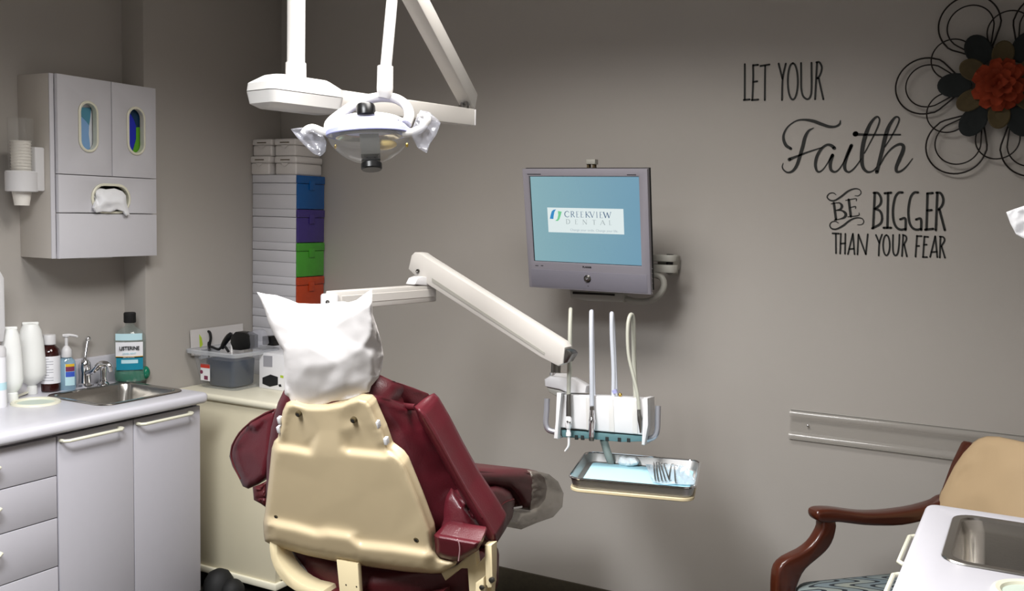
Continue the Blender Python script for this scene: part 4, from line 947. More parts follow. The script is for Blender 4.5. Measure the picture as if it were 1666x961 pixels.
for s_, pts in ((-1, ((541, 216), (525, 214), (510, 208), (500, 211), (492, 218))), (1, ((655, 216), (672, 215), (688, 207), (695, 195), (690, 188), (680, 190)))):
    q = [pt(px, py, tt-.06) for px, py in pts]; hnd = obj('light_handle', MB().tube(q, [7.5*w, 6.5*w, 6*w, 6.5*w, 5*w]+([4*w] if s_ > 0 else []), 14, k=5), 'enamel', lt)
    if s_ < 0: oo, kk = [(473, 210), (484, 208), (500, 207), (514, 210), (526, 220), (531, 230), (529, 245), (521, 254), (510, 250), (495, 236), (482, 222)], [(473, 210, 0), (500, 210, -.015), (526, 222, -.01), (520, 252, 0), (505, 235, -.012), (512, 225, .004)]
    else: oo, kk = [(664, 214), (672, 206), (678, 190), (684, 179), (698, 182), (712, 194), (717, 200), (710, 218), (700, 232), (694, 249), (680, 241), (672, 226)], [(664, 214, -.01), (684, 179, 0), (717, 200, 0), (694, 249, 0), (690, 210, -.016), (700, 205, .004), (684, 230, -.002)]
    obj('plastic_sleeve', MB().relief(oo, pt(*pts[2], tt-.062), -FW, [(a, b, -c) for a, b, c in kk], edge=-.006, rim=6, back=-.022, step=4, smooth=1, rough=.006, rscale=.11, seed=s_), 'film', hnd, smooth_all=False, ang=25)
for px, py in ((546, 238), (662, 236)): obj('shield_clip', MB().ell(pt(px, py, tt-.085), 2.4*w, 2.4*w, 3.5*w, 10, 6), 'brass', sh)
for px, py in ((544, 208), (648, 196)): obj('fork_screw', MB().ell(pt(px, py, tt-.066), 1.2*w, 1.2*w, 1.2*w, 8, 6), 'black', yk)

# ------------------------------------------------------------------ delivery unit: post, arms, control head, tray holder
du = thing('delivery_unit', 'white jointed delivery arm with control head and tray holder', 'dental delivery unit', V((-1.825, 2.25, 0)))
D2 = math.radians(8); BD = V((math.sin(D2), math.cos(D2), 0)); BN = V((math.cos(D2), -math.sin(D2), 0))
H0 = V((-1.825, 2.25, 0))
def ha(px, py): return hit(px, py, H0, BN)
b1, b2, b3, b4 = ha(550, 472), ha(700, 463), ha(702, 490), ha(550, 503)
zt_, zb_ = (b1.z+b2.z)/2, (b3.z+b4.z)/2; yE = (b2-H0).dot(BD)
lower = obj('horizontal_arm', MB().prism([(0, zb_), (.03, zb_), (.03, zt_), (0, zt_)], place(H0-BN*.018, BN, EZ, -BD), -yE-.012, .0, .003) if False else MB().box((-.018, 0, zb_), (.018, yE+.012, zt_), .004, 2, place(H0, BN, BD, EZ)).box((-.0195, .03, zb_+.3*(zt_-zb_)), (.0195, yE, zt_-.25*(zt_-zb_)), .001, 1, place(H0, BN, BD, EZ)), 'armwhite', du)
hub = pt(537, 480, (H0-EYE).dot(FW))
obj('pivot_hub', MB().lathe([(.026, -.4), (.026, .008), (.023, .013), (.001, .014)], place(V((H0.x, H0.y, hub.z))), 26), 'white', du)
_f = facing(V((H0.x, H0.y, hub.z-.012))); obj('hub_screw', MB().lathe([(.006, -.003), (.006, .003), (.003, .0035), (.001, .001)], place(V((H0.x, H0.y, hub.z-.008)), _f.to_3x3() @ V((1, 0, 0)), EZ, -(_f.to_3x3() @ V((0, 1, 0)))) @ Matrix.Translation((-.006, 0, .024)), 12), 'steeld', du)
obj('support_post', MB().tube([V((H0.x, H0.y, .09)), V((H0.x, H0.y, hub.z-.1))], .03, 20), 'enamel', du)
obj('post_foot', MB().lathe([(.16, 0), (.16, .012), (.12, .03), (.035, .09)], place((H0.x, H0.y, 0)), 30), 'beige', du)
# spring arm in its own vertical plane
J1 = H0+BD*(yE-.02); J2 = pt(905, 600, 2.93)
sdir = V((J2.x-J1.x, J2.y-J1.y, 0)).normalized(); sn = V((-sdir.y, sdir.x, 0)); sn = sn if sn.dot(FW) > 0 else -sn
sp_ = MB(); pxprism(sp_, [(676, 415), (681, 410), (690, 411), (700, 418), (920, 556), (925, 564), (922, 590), (914, 594), (886, 580), (702, 462), (694, 457), (684, 450), (671, 437)], J1, sn, -.022, .022, .004, 1); sa = obj('spring_arm', sp_, 'armwhite', du)
sp_ = MB(); pxprism(sp_, [(703, 452), (886, 573), (886, 577), (703, 458)], J1-sn*.0225, sn, -.0012, .0, 0); obj('arm_seam', sp_, 'greyarm', sa)
F = pframe(hit(680, 441, J1-sn*.023, sn), sn); obj('pivot_bolt', MB().lathe([(.007, .002), (.007, -.003), (.003, -.004), (.001, -.002)], F, 14), 'steeld', sa)
sp_ = MB(); pxprism(sp_, [(667, 462), (672, 452), (680, 449), (690, 450), (697, 458), (700, 465)], J1, BN, -.02, .02, .003); obj('elbow_block', sp_, 'white', du)
obj('elbow_joint', MB().tube([V((J1.x, J1.y, zt_-.005)), V((J1.x, J1.y, zt_+.035))], .014, 14), 'steeld', du)
sp_ = MB(); pxprism(sp_, [(922, 566), (932, 570), (936, 575), (928, 588), (922, 590)], J1+sn*.0, sn, -.018, .018, .002); obj('arm_tail', sp_, 'steeld', sa)
# control head
A2 = math.radians(12); KX = V((math.cos(A2), math.sin(A2), 0)); KY = V((-math.sin(A2), math.cos(A2), 0))
KP = pt(980, 680, 2.93); KN = (KY*math.cos(math.radians(8))-EZ*math.sin(math.radians(8))).normalized()
def kpx(out, d0, d1, bev, off=0., k=1, n=None):
    mb = MB(); pxprism(mb, out, KP+(n or KN)*off, n or KN, d0, d1, bev, k); return mb
hd_ = obj('control_head', kpx([(912, 641), (980, 644), (1055, 649), (1056, 690), (1050, 708), (980, 702), (908, 695)], 0, .13, .006), 'white', du)
for x in (953, 990, 1028):
    obj('panel_groove', kpx([(x, 644+(x-912)*.055), (x+8, 644.5+(x-912)*.055), (x+10, 697+(x-912)*.075), (x+1, 696+(x-912)*.075)], -.002, .004, .0015), 'enamel', hd_)
obj('side_fin', kpx([(909, 638), (917, 639), (912, 690), (911, 713), (904, 712), (907, 684)], -.028, .12, .004), 'white', hd_)
obj('side_fin', kpx([(1049, 646), (1056, 647), (1057, 690), (1051, 723), (1046, 722), (1047, 700)], -.028, .12, .004), 'white', hd_)
obj('under_tray', kpx([(912, 699), (1048, 709), (1046, 718), (1010, 719), (960, 714), (914, 711)], .002, .10, .004), 'teal', hd_)
for x in (935, 945, 985, 1005, 1020): obj('under_button', kpx([(x, 706+(x-912)*.06), (x+5, 706.4+(x-912)*.06), (x+5, 714+(x-912)*.05), (x, 713.6+(x-912)*.05)], -.002, .01, .001), 'petal_dk', hd_)
hb = obj('arm_housing', kpx([(880, 617), (890, 611), (925, 614), (950, 628), (948, 640), (920, 640), (905, 634), (881, 629)], .04, .12, .006), 'white', du)
obj('housing_under', kpx([(883, 630), (905, 635), (920, 641), (915, 650), (900, 646), (886, 638)], .05, .11, .004), 'greyarm', hb)
obj('housing_neck', kpx([(890, 614), (895, 607), (914, 608), (920, 617), (918, 626), (906, 625)], .06, .10, .003), 'white', hb)
kj = hit(905, 600, KP+KN*.08, KN)
obj('swivel_joint', MB().tube([hit(904, 611, KP+KN*.08, KN), hit(905, 582, KP+KN*.08, KN)], .0155, 18), 'steeld', du)
obj('swivel_ring', MB().tube([hit(904, 610, KP+KN*.08, KN), hit(904, 606, KP+KN*.08, KN)], .02, 20), 'chrome', du)
for pts in (((890, 648), (889, 670), (888, 688), (893, 699), (908, 703), (916, 704)), ((1070.5, 660), (1070, 680), (1069, 700), (1064, 710), (1055, 714), (1046, 714))):
    obj('grab_handle', MB().tube([hit(px, py, KP+KN*.02, KN) for px, py in pts], .0088, 16, k=5), 'alum', hd_)
p = hit(985, 722, KP+KN*.05, KN); obj('tray_stem', MB().tube([hit(982, 715, KP+KN*.05, KN), hit(988, 735, KP+KN*.06, KN), hit(994, 752, KP+KN*.09, KN)], .012, 12), 'greyarm', du)
# instruments hanging in the holders
def hk(px, py, d): return hit(px, py, KP+KN*d, KN)
g = 'handpieces hanging on the control head'
def hp(label, cat, apex, hose, back, m, r=.0055, name='handpiece'):
    o = thing(name, label, cat, hk(*hose[-1], -.012), 0, g); return o
w2 = 2.93/FPX
o = hp('air-water syringe with bent white tip, leftmost on the control head', 'syringe', 0, [(926, 642)], 0, 0, name='air_water_syringe')
obj('hose', MB().tube([hk(925, 644, -.016), hk(926, 600, -.02), hk(927, 545, -.018), hk(928, 510, .0), hk(928.5, 503, .025), hk(928.5, 512, .05), hk(928, 560, .07), hk(927, 655, .05)], .0062, 12, k=5), 'hose_y', o)
obj('metal_sleeve', MB().tube([hk(925.5, 641, -.016), hk(925.5, 655, -.017), hk(925.5, 680, -.018)], [3.6*w2, 4.4*w2, 4.6*w2], 16), 'steeld', o)
bt = obj('button_head', MB().tube([hk(925, 677, -.02), hk(925, 682, -.02), hk(925, 692, -.021), hk(925, 697, -.021)], [4*w2, 5.6*w2, 5.6*w2, 4*w2], 16), 'white', o)
for dx in (-2, 2): obj('button', MB().ell(hk(925+dx, 686+dx*.4, -.0335), 1.6*w2, 1.6*w2, 1.6*w2, 10, 6), 'steeld', bt)
obj('tip_collar', MB().tube([hk(925, 696, -.02), hk(925, 702, -.02), hk(925, 704, -.02), hk(925, 709, -.02)], [3*w2, 3.2*w2, 4.2*w2, 4.2*w2], 14), 'white', o)
obj('bent_tip', MB().tube([hk(925, 708, -.02), hk(925.4, 717, -.02), hk(924.5, 726, -.02), hk(919, 734, -.02)], [2.1*w2, 2*w2, 1.9*w2, 1.4*w2], 12, k=4), 'white', o)
o = hp('long chrome handpiece on a grey hose, second on the control head', 'handpiece', 0, [(962, 660)], 0, 0)
obj('hose', MB().tube([hk(963, 662, -.014), hk(962.5, 600, -.018), hk(962, 545, -.016), hk(962, 512, .0), hk(962.5, 507, .025), hk(963, 514, .05), hk(964, 570, .07), hk(966, 655, .05)], .0068, 12, k=5), 'hose', o)
obj('hose_coupling', MB().tube([hk(963, 658, -.014), hk(963, 668, -.015)], 3.6*w2, 14), 'steeld', o)
obj('handpiece_body', MB().tube([hk(963, 667, -.016), hk(963, 674, -.016), hk(963, 681, -.017), hk(963, 683, -.017), hk(962.8, 690, -.018), hk(962.6, 704, -.018), hk(962.4, 713, -.018)], [3.8*w2, 4.6*w2, 4.9*w2, 5.8*w2, 5.5*w2, 5*w2, 4.3*w2], 16), 'chrome', o)
obj('handpiece_head', MB().tube([hk(962.4, 711, -.018), hk(962.3, 717, -.02)], [4.6*w2, 4*w2], 14), 'steeld', o)
o = hp('empty grey hose looping behind the third holder of the control head', 'hose', 0, [(998, 642)], 0, 0, name='handpiece_hose')
obj('hose', MB().tube([hk(998, 646, .03), hk(998, 600, .03), hk(995.5, 550, .03), hk(995, 516, .035), hk(995.5, 510, .05), hk(997, 520, .07), hk(1000, 580, .085), hk(1003, 660, .08)], .0065, 12, k=5), 'hose', o)
obj('hose_fitting', MB().tube([hk(1001, 640, .03), hk(999, 634, .03)], .0085, 12), 'lavender', o)
obj('brass_fitting', MB().ell(hk(1009, 642, .03), .006, .006, .006), 'brass', o)
o = hp('short steel handpiece on a curling hose, rightmost on the control head', 'handpiece', 0, [(1040, 668)], 0, 0)
obj('hose', MB().tube([hk(1040, 668, -.012), hk(1037, 640, -.014), hk(1030, 610, -.012), hk(1023, 580, -.008), hk(1021, 550, -.002), hk(1022, 525, .006), hk(1026, 512, .02), hk(1030, 518, .035), hk(1031, 550, .05), hk(1032, 600, .06), hk(1035, 660, .05)], [.0052]*4+[.0055, .006, .0062, .007, .0072, .0072, .0072], 12, k=5), 'hose_y', o)
obj('handpiece_body', MB().tube([hk(1039.5, 666, -.013), hk(1040, 674, -.014), hk(1041, 681, -.015), hk(1041, 686, -.016), hk(1041.6, 694, -.017), hk(1042.3, 704, -.018)], [3*w2, 3.3*w2, 4.2*w2, 3.2*w2, 2.2*w2, 1.3*w2], 16), 'steeld', o)
# tray holder and tray
TC = pt(1040, 768, 2.86); TZ = TC.z
fl, fr, bl_, br_ = at(934, 776, 'z', TZ+.012), at(1146, 796, 'z', TZ+.012), at(941, 733, 'z', TZ+.012), at(1119, 746, 'z', TZ+.012)
tx = ((fr-fl)+(br_-bl_)).normalized(); ty = V((0, 0, 1)).cross(tx); tcn = (fl+fr)/2*.55+(bl_+br_)/2*.45+tx*.004
hxw = (fr-fl).length*.49; hyw = (((bl_-fl).dot(ty)+(br_-fr).dot(ty)))/4
TM = place((tcn.x, tcn.y, 0), tx, ty, EZ)
def tr(e, z, r=.035): return [TM @ V((x, y, z)) for x, y in rrect(hxw-e, hyw-e, r, 6)]
obj('tray_plate', MB().loft([tr(.006, TZ-.026), tr(.004, TZ-.024), tr(.004, TZ-.018), tr(.006, TZ-.016)]), 'beige', du)
obj('tray_bracket', MB().prism([(.02, -.03), (.075, -.07), (.10, -.035), (.05, .02)], TM, TZ-.050, TZ-.0262, .002), 'greyarm', du)
o = thing('instrument_tray', 'stainless steel tray lined with blue paper below the control head', 'tray', (tcn.x, tcn.y, TZ-.0155))
obj('tray_pan', MB().loft([tr(.014, TZ-.0155, .028), tr(.010, TZ-.0145, .03), tr(.004, TZ+.010, .034), tr(.0, TZ+.0135, .036), tr(.001, TZ+.0155, .036), tr(.005, TZ+.0135, .034), tr(.012, TZ-.011, .03), tr(.016, TZ-.0135, .028)], True), 'traysteel', o)
obj('rolled_rim', MB().tube(tr(.002, TZ+.0135, .035), .0034, 8, closed=True), 'chrome', o)
single('tray_liner', MB().prism(rrect(hxw-.024, hyw-.022, .012, 4, .004, 0), TM, TZ-.0133, TZ-.0125), 'bluepaper', 'pale blue paper liner lying in the steel tray', 'paper liner')
tz = TZ-.0122
gz = MB().relief([(1006, 747), (1009, 741), (1014, 740), (1019, 744), (1026, 743), (1033, 744), (1040, 751), (1037, 756), (1028, 758), (1018, 758.5), (1010, 757), (1005, 753)], at(1022, 758.5, 'z', tz+.0012), KY, [(1006, 747, .004), (1014, 742, .012), (1020, 750, -.004), (1030, 750, .004), (1036, 753, -.004), (1012, 754, -.002), (1025, 757, -.006)], edge=.014, rim=6, back=.03, step=2.2, smooth=1, rough=.004, rscale=.25)
single('cotton_gauze', gz, 'gauze', 'crumpled white gauze near the middle of the steel tray', 'gauze')
po_ = [(1046, 748), (1044, 742), (1050, 740), (1057, 743), (1064, 744), (1078, 746), (1094, 748), (1106, 748), (1114, 751), (1120, 762), (1126, 773), (1132, 783), (1128, 788), (1116, 788), (1098, 787), (1080, 788), (1062, 784), (1056, 770), (1050, 755)]
pu = MB().relief(po_, V((0, 0, tz+.0015)), (0, 0, -1), [(1045, 745, -.006), (1050, 737, -.014), (1064, 746, -.003), (1110, 746, -.010), (1138, 785, -.006), (1100, 770, -.008), (1062, 784, -.001), (1100, 790, -.003), (1120, 770, -.003), (1085, 755, -.010)], edge=.0, rim=5, back=.0, step=3, smooth=0, rough=.004, rscale=.2, closed=False)
single('instrument_pouch', pu, 'pouch', 'crumpled clear blue pouch at the right end of the tray', 'pouch')
ti = [((1063, 751), (1066, 781), 'leftmost slim steel instrument on the pouch, hooked end'), ((1067, 752), (1071, 782), 'second slim steel instrument from the left on the pouch'), ((1071, 752), (1077, 782), 'third slim steel instrument from the left on the pouch'),
      ((1075, 754), (1083, 782), 'fourth slim steel instrument from the left on the pouch'), ((1080, 754), (1089, 781), 'fifth slim steel instrument from the left on the pouch'), ((1092, 755), (1088, 780), 'steel instrument crossing behind the slanted one on the pouch'), ((1097, 757), (1099, 785), 'rightmost steel instrument on the pouch with looped end')]
for i, (a, b, lab) in enumerate(ti):
    A_2, B_2 = at(*a, 'z', tz+.013), at(*b, 'z', tz+.010); d = (B_2-A_2).normalized(); s2 = V((-d.y, d.x, 0))
    o = thing('dental_instrument', lab, 'dental tool', (A_2+B_2)/2, 0, 'dental instruments on the tray pouch')
    obj('instrument_handle', MB().tube([A_2+d*.012, A_2+d*.018, B_2-d*.016, B_2-d*.010], [.0011, .0019, .0019, .0011], 8), 'steeld', o)
    obj('working_end', MB().tube([A_2+d*.012, A_2+d*.004, A_2-d*.003+s2*.003, A_2-d*.002+s2*.009, A_2+d*.004+s2*.010], [.0011, .0010, .0009, .0008, .0005], 8, k=4), 'steeld', o)
    obj('working_end', MB().tube([B_2-d*.010, B_2-d*.004, B_2+s2*.002, B_2+d*.001+s2*.007], [.0011, .0009, .0008, .0005], 8, k=3), 'steeld', o)

# ------------------------------------------------------------------ monitor on its wall arm
TT = math.radians(10.4)
MC = at(954, 372, 'y', 3.10)
MN = V((0, math.cos(TT), math.sin(TT)))       # away from the viewer; the screen leans down
def mp(px, py, off=0.): return hit(px, py, MC+MN*off, MN)
mon = thing('monitor', 'grey flat monitor tilted down showing a clinic logo', 'monitor', MC)
MF = pframe(MC, MN) @ Matrix.Diagonal((1, -1, 1, 1)); MFi = MF.inverted()
def ml(px, py): q = MFi @ mp(px, py); return q.x, q.y
cs = [ml(848, 275), ml(1052, 275), ml(1060, 480), ml(862, 467)]
x0 = (cs[0][0]+cs[3][0])/2; x1 = (cs[1][0]+cs[2][0])/2; y1 = (cs[0][1]+cs[1][1])/2; y0 = (cs[2][1]+cs[3][1])/2
ss = [ml(859, 286), ml(1038, 288), ml(1044, 433), ml(870, 425)]
sx0 = (ss[0][0]+ss[3][0])/2; sx1 = (ss[1][0]+ss[2][0])/2; sy1 = (ss[0][1]+ss[1][1])/2; sy0 = (ss[2][1]+ss[3][1])/2
bz = obj('bezel', MB().prism([(x0, y0), (x1, y0), (x1, y1), (x0, y1)], MF, 0, .022, .004, 2, holes=[[(sx0, sy0), (sx1, sy0), (sx1, sy1), (sx0, sy1)]]), 'bezel', mon)
obj('rear_shell', MB().prism([(x0+.002, y0+.012), (x1+.001, y0+.012), (x1+.001, y1+.001), (x0+.002, y1+.001)], MF, .0215, .034, .004).prism([(x0+.09, y0+.10), (x1-.09, y0+.10), (x1-.09, y1-.10), (x0+.09, y1-.10)], MF, .033, .06, .012), 'blackm', mon)
obj('screen', MB().prism([(sx0-.002, sy0-.002), (sx1+.002, sy0-.002), (sx1+.002, sy1+.002), (sx0-.002, sy1+.002)], MF, .005, .012), 'screen', mon)
lines = MB()
for a, b in (((sx0, sy0), (sx0+.0025, sy1)), ((sx0, sy0), (sx1, sy0+.0018)), ((sx0, sy1-.0012), (sx1, sy1))): lines.box((a[0], a[1], .0040), (b[0], b[1], .0052), 0, 1, MF)
obj('screen_edge', lines, 'black', mon)
ymid = ml(955, 442)[1]
sk = obj('speaker_panel', MB().prism([(x0+.012, y0+.006), (x1-.012, y0+.006), (x1-.012, ymid), (x0+.012, ymid)], MF, -.0012, .004, .001), 'bezel2', mon)
bx, by = ml(956, 453)
obj('power_button', MB().lathe([(.0135, .002), (.0135, -.002), (.012, -.0035), (.0105, -.001)], MF @ place((bx, by, -.001)), 26, closed_ends=False).lathe([(.0105, -.001), (.0105, -.003), (.007, -.005), (.001, -.0055)], MF @ place((bx, by, -.0005)), 22), 'steeld', mon)
obj('button_light', MB().lathe([(.004, -.0055), (.003, -.0072), (.0005, -.0075)], MF @ place((bx+.001, by-.001, -.0005)), 14), 'chrome', mon)
bx2, by2 = ml(957, 465); obj('sensor_dot', MB().lathe([(.002, -.0014), (.0002, -.0018)], MF @ place((bx2, by2, 0)), 10), 'ink', mon)
TXT = lambda x, y, off=-.0006: MF @ place((x, y, off), (1, 0, 0), (0, 1, 0), (0, 0, 1)) @ Matrix.Rotation(0, 4, 'X')
# pframe's z points away from the viewer; mirror-free text frame has z towards the viewer
def tf(x, y, off=-.0007): 
    F = MF @ place((x, y, off)); R = F.to_3x3(); return place(F.translation, R @ V((1, 0, 0)), R @ V((0, 1, 0)), -(R @ V((0, 0, 1))))
lx, ly = ml(955, 434.5); text('lettering', 'PLANAR', .0085, tf(lx, ly), 'ink', mon, bold=.0003, space=1.1)
lx, ly = ml(869, 282.5); text('lettering', 'SyncMaster', .006, tf(lx+.002, ly), 'ink', mon) if False else None
for (a, b) in (((858, 283.2), (880, 284)), ((1020, 284.2), (1035, 284.6)), ((871, 431.7), (876, 432)), ((880, 431.8), (884, 432.2))):
    qa, qb = ml(*a), ml(*b); obj('bezel_print', MB().box((qa[0], qa[1]-.0014, -.0004), (qb[0], qa[1]+.0012, .0002), 0, 1, MF), 'ink', mon)
for i in range(6):
    q = mp(1061, 437+i*8, .012); obj('side_button', MB().ell(q, .002, .002, .002, 8, 6), 'chrome', mon)
# logo card on the screen
c4 = [ml(889, 337), ml(1013, 341), ml(1015, 382), ml(892, 377.5)]
cx0 = (c4[0][0]+c4[3][0])/2; cx1 = (c4[1][0]+c4[2][0])/2; cy1 = (c4[0][1]+c4[1][1])/2; cy0 = (c4[2][1]+c4[3][1])/2
card = obj('logo_card', MB().prism([(cx0, cy0), (cx1, cy0), (cx1, cy1), (cx0, cy1)], MF, .0044, .005), 's_white', mon)
W_, H_ = cx1-cx0, cy1-cy0
def cd(u, v): return cx0+u*W_, cy1-v*H_
def shp(nm, pts, m): obj(nm, MB().prism([cd(u, v) for u, v in pts], MF, .0038, .0043), m, card)
def cpx(x, y):                      # crop pixels of the card -> card fractions
    u = (x-100-(y-135)*.05)/1375; v = (y-135-(x-100)*.024)/450; return u, v
shp('logo_blue', [cpx(*q) for q in ((265, 168), (215, 178), (185, 205), (165, 270), (150, 340), (215, 345), (220, 290), (235, 215))], 's_blue')
shp('logo_green', [cpx(*q) for q in ((300, 198), (372, 212), (355, 270), (330, 345), (300, 380), (250, 378), (290, 345), (308, 270))], 's_green')
GL = {'C': [[(.95, .78, .1), (.8, .95, .12), (.5, 1, .14), (.15, .8, .2), (.05, .5, .22), (.15, .2, .2), (.5, 0, .14), (.8, .05, .12), (.97, .25, .08)]],
 'R': [[(.2, 0, .2), (.2, 1, .2)], [(.2, 1, .08), (.6, .98, .14), (.78, .75, .2), (.6, .52, .14), (.2, .5, .08)], [(.45, .5, .18), (.95, 0, .2)], [(.02, 0, .06), (.38, 0, .06)], [(.05, 1, .06), (.3, 1, .06)]],
 'E': [[(.2, 0, .2), (.2, 1, .2)], [(.05, 1, .07), (.8, 1, .07), (.82, .85, .06)], [(.2, .52, .07), (.66, .52, .07)], [(.05, 0, .07), (.82, 0, .07), (.88, .2, .06)]],
 'K': [[(.2, 0, .2), (.2, 1, .2)], [(.85, 1, .07), (.25, .5, .07)], [(.35, .55, .18), (.95, 0, .18)], [(.05, 1, .06), (.36, 1, .06)], [(.05, 0, .06), (.36, 0, .06)], [(.7, 1, .06), (.98, 1, .06)]],
 'V': [[(.08, 1, .2), (.5, 0, .18)], [(.5, 0, .08), (.92, 1, .08)], [(-.02, 1, .06), (.26, 1, .06)], [(.78, 1, .06), (1.03, 1, .06)]],
 'I': [[(.5, 0, .22), (.5, 1, .22)], [(.3, 1, .06), (.7, 1, .06)], [(.3, 0, .06), (.7, 0, .06)]],
 'W': [[(.02, 1, .18), (.28, 0, .16)], [(.28, 0, .07), (.5, .9, .07)], [(.5, .95, .17), (.74, 0, .16)], [(.74, 0, .07), (1, 1, .07)], [(-.06, 1, .06), (.15, 1, .06)], [(.9, 1, .06), (1.08, 1, .06)]],
 'D': [[(.2, 0, .2), (.2, 1, .2)], [(.05, 1, .07), (.5, 1, .1), (.88, .8, .2), (.95, .5, .22), (.85, .2, .2), (.5, 0, .1), (.05, 0, .07)]],
 'N': [[(.15, 0, .08), (.15, 1, .08)], [(.12, 1, .2), (.88, 0, .2)], [(.88, 0, .08), (.88, 1, .08)], [(0, 0, .06), (.3, 0, .06)], [(.72, 1, .06), (1, 1, .06)]],
 'T': [[(.5, 0, .22), (.5, 1, .22)], [(.05, .85, .06), (.07, 1, .08), (.93, 1, .08), (.95, .85, .06)], [(.32, 0, .06), (.68, 0, .06)]],
 'A': [[(.05, 0, .08), (.5, 1, .08)], [(.5, 1, .2), (.92, 0, .2)], [(.22, .36, .07), (.76, .36, .07)], [(-.05, 0, .06), (.2, 0, .06)], [(.75, 0, .06), (1.05, 0, .06)]],
 'L': [[(.25, 0, .2), (.25, 1, .2)], [(.08, 0, .07), (.8, 0, .07), (.86, .2, .06)], [(.08, 1, .06), (.45, 1, .06)]]}
def serif(word, xs, wd, base_, hh, m):
    mb = MB()
    for ch_, xc, wi in zip(word, xs, wd):
        for s_ in GL[ch_]:
            mb.ribbon([(cd(0, 0)[0]*0+xc+(u-.5)*wi, base_+v*hh, t*wi*.8) for u, v, t in s_], lambda u, v: MF @ V((u, v, .0041)), 5 if len(s_) > 2 and ch_ in 'CRD' else 1, False)
    obj('lettering', mb, m, card, flat=True)
def cxs(lst, y): return [cd(*cpx(x, y))[0] for x in lst]
b_ = cd(0, cpx(840, 318)[1])[1]; t_2 = cd(0, cpx(840, 214)[1])[1]
serif('CREEKVIEW', cxs([468, 572, 668, 748, 845, 930, 1012, 1092, 1195], 265), [W_*k/1375 for k in (88, 80, 66, 66, 88, 92, 60, 70, 130)], b_, t_2-b_, 's_navy')
b_ = cd(0, cpx(850, 442)[1])[1]; t_2 = cd(0, cpx(850, 360)[1])[1]
serif('DENTAL', cxs([485, 645, 795, 965, 1115, 1255], 400), [W_*k/1375 for k in (76, 60, 84, 72, 88, 60)], b_, t_2-b_, 's_grey')
q = cd(*cpx(960, 552)); text('lettering', 'Change your smile. Change your life.', H_*.13, tf(q[0], q[1], .0041), 's_pale', card, bold=.0001, sx=1.06)
# arm, wall plate, cable loop, tilting mount
arm_y = 3.25
ma = thing('swivel_bracket', 'grey wall bracket carrying the monitor with a looped cable sleeve', 'wall bracket', (at(1102, 430, 'y', YC).x, YC, 1.3))
def wz(px, py, y): return at(px, py, 'y', y)
for a, b in ((414, 425), (430, 443)):
    r0, r1 = wz(1040, a, 3.26), wz(1102, b+2, 3.26); mb = MB(); n = 12; hw = .028
    out = [(r0.x-.1, -hw), (r1.x-hw, -hw)]+[(r1.x-hw+hw*math.sin(math.pi*i/n), -hw*math.cos(math.pi*i/n)) for i in range(1, n)]+[(r1.x-hw, hw), (r0.x-.1, hw)]
    obj('swing_arm', mb.prism(out, place((0, 3.26, 0)), wz(1080, b, 3.26).z, wz(1080, a, 3.26).z, .004), 'greyarm', ma)
r1 = wz(1102, 430, 3.26)
obj('pivot', MB().tube([V((r1.x-.028, 3.26, wz(1080, 444, 3.26).z)), V((r1.x-.028, 3.26, wz(1080, 413, 3.26).z))], .012, 14), 'blackm', ma)
obj('wall_plate', MB().box((r1.x-.085, YC-.012, wz(1080, 446, YC).z), (r1.x-.045, YC-.0005, wz(1080, 413, YC).z), .004), 'greyarm', ma)
obj('wall_link', MB().box((r1.x-.075, 3.262, wz(1080, 441, 3.26).z), (r1.x-.035, YC-.014, wz(1080, 417, 3.26).z), .004), 'greyarm', ma)
obj('cable_sleeve', MB().tube([wz(1064, 446, 3.24), wz(1077, 452, 3.24), wz(1080, 466, 3.24), wz(1072, 480, 3.24), wz(1056, 489, 3.24), wz(1035, 490, 3.24), wz(1018, 486, 3.24)], .0115, 14, k=5), 'greyarm', ma)
_m = MB(); pxprism(_m, [(930, 468), (1018, 476), (1018, 491), (960, 489), (932, 484)], (0, 3.235, 1.3), (0, 1, 0), -.02, .025, .004); mt = obj('tilt_mount', _m, 'greyarm', ma)
_m = MB(); pxprism(_m, [(932, 474), (1000, 478), (1000, 481), (985, 480), (932, 478)], (0, 3.2145, 1.3), (0, 1, 0), -.002, .004); obj('mount_slot', _m, 'dark', mt)
_m = MB(); pxprism(_m, [(953, 259), (968, 259), (968, 267), (953, 267)], (0, 3.15, 1.7), (0, 1, 0), 0, .03, .003); tm = obj('top_clip', _m, 'greyarm', ma)
for x in (954.5, 963.5):
    _m = MB(); pxprism(_m, [(x, 266), (x+3.5, 266), (x+3.5, 300), (x, 300)], (0, 3.155, 1.7), (0, 1, 0), 0, .02, .001); obj('clip_strap', _m, 'petal_gd', tm)
obj('mount_spine', MB().box((MC.x-.03, 3.185, MC.z-.19), (MC.x+.03, 3.26, MC.z+.05), .004), 'greyarm', ma)

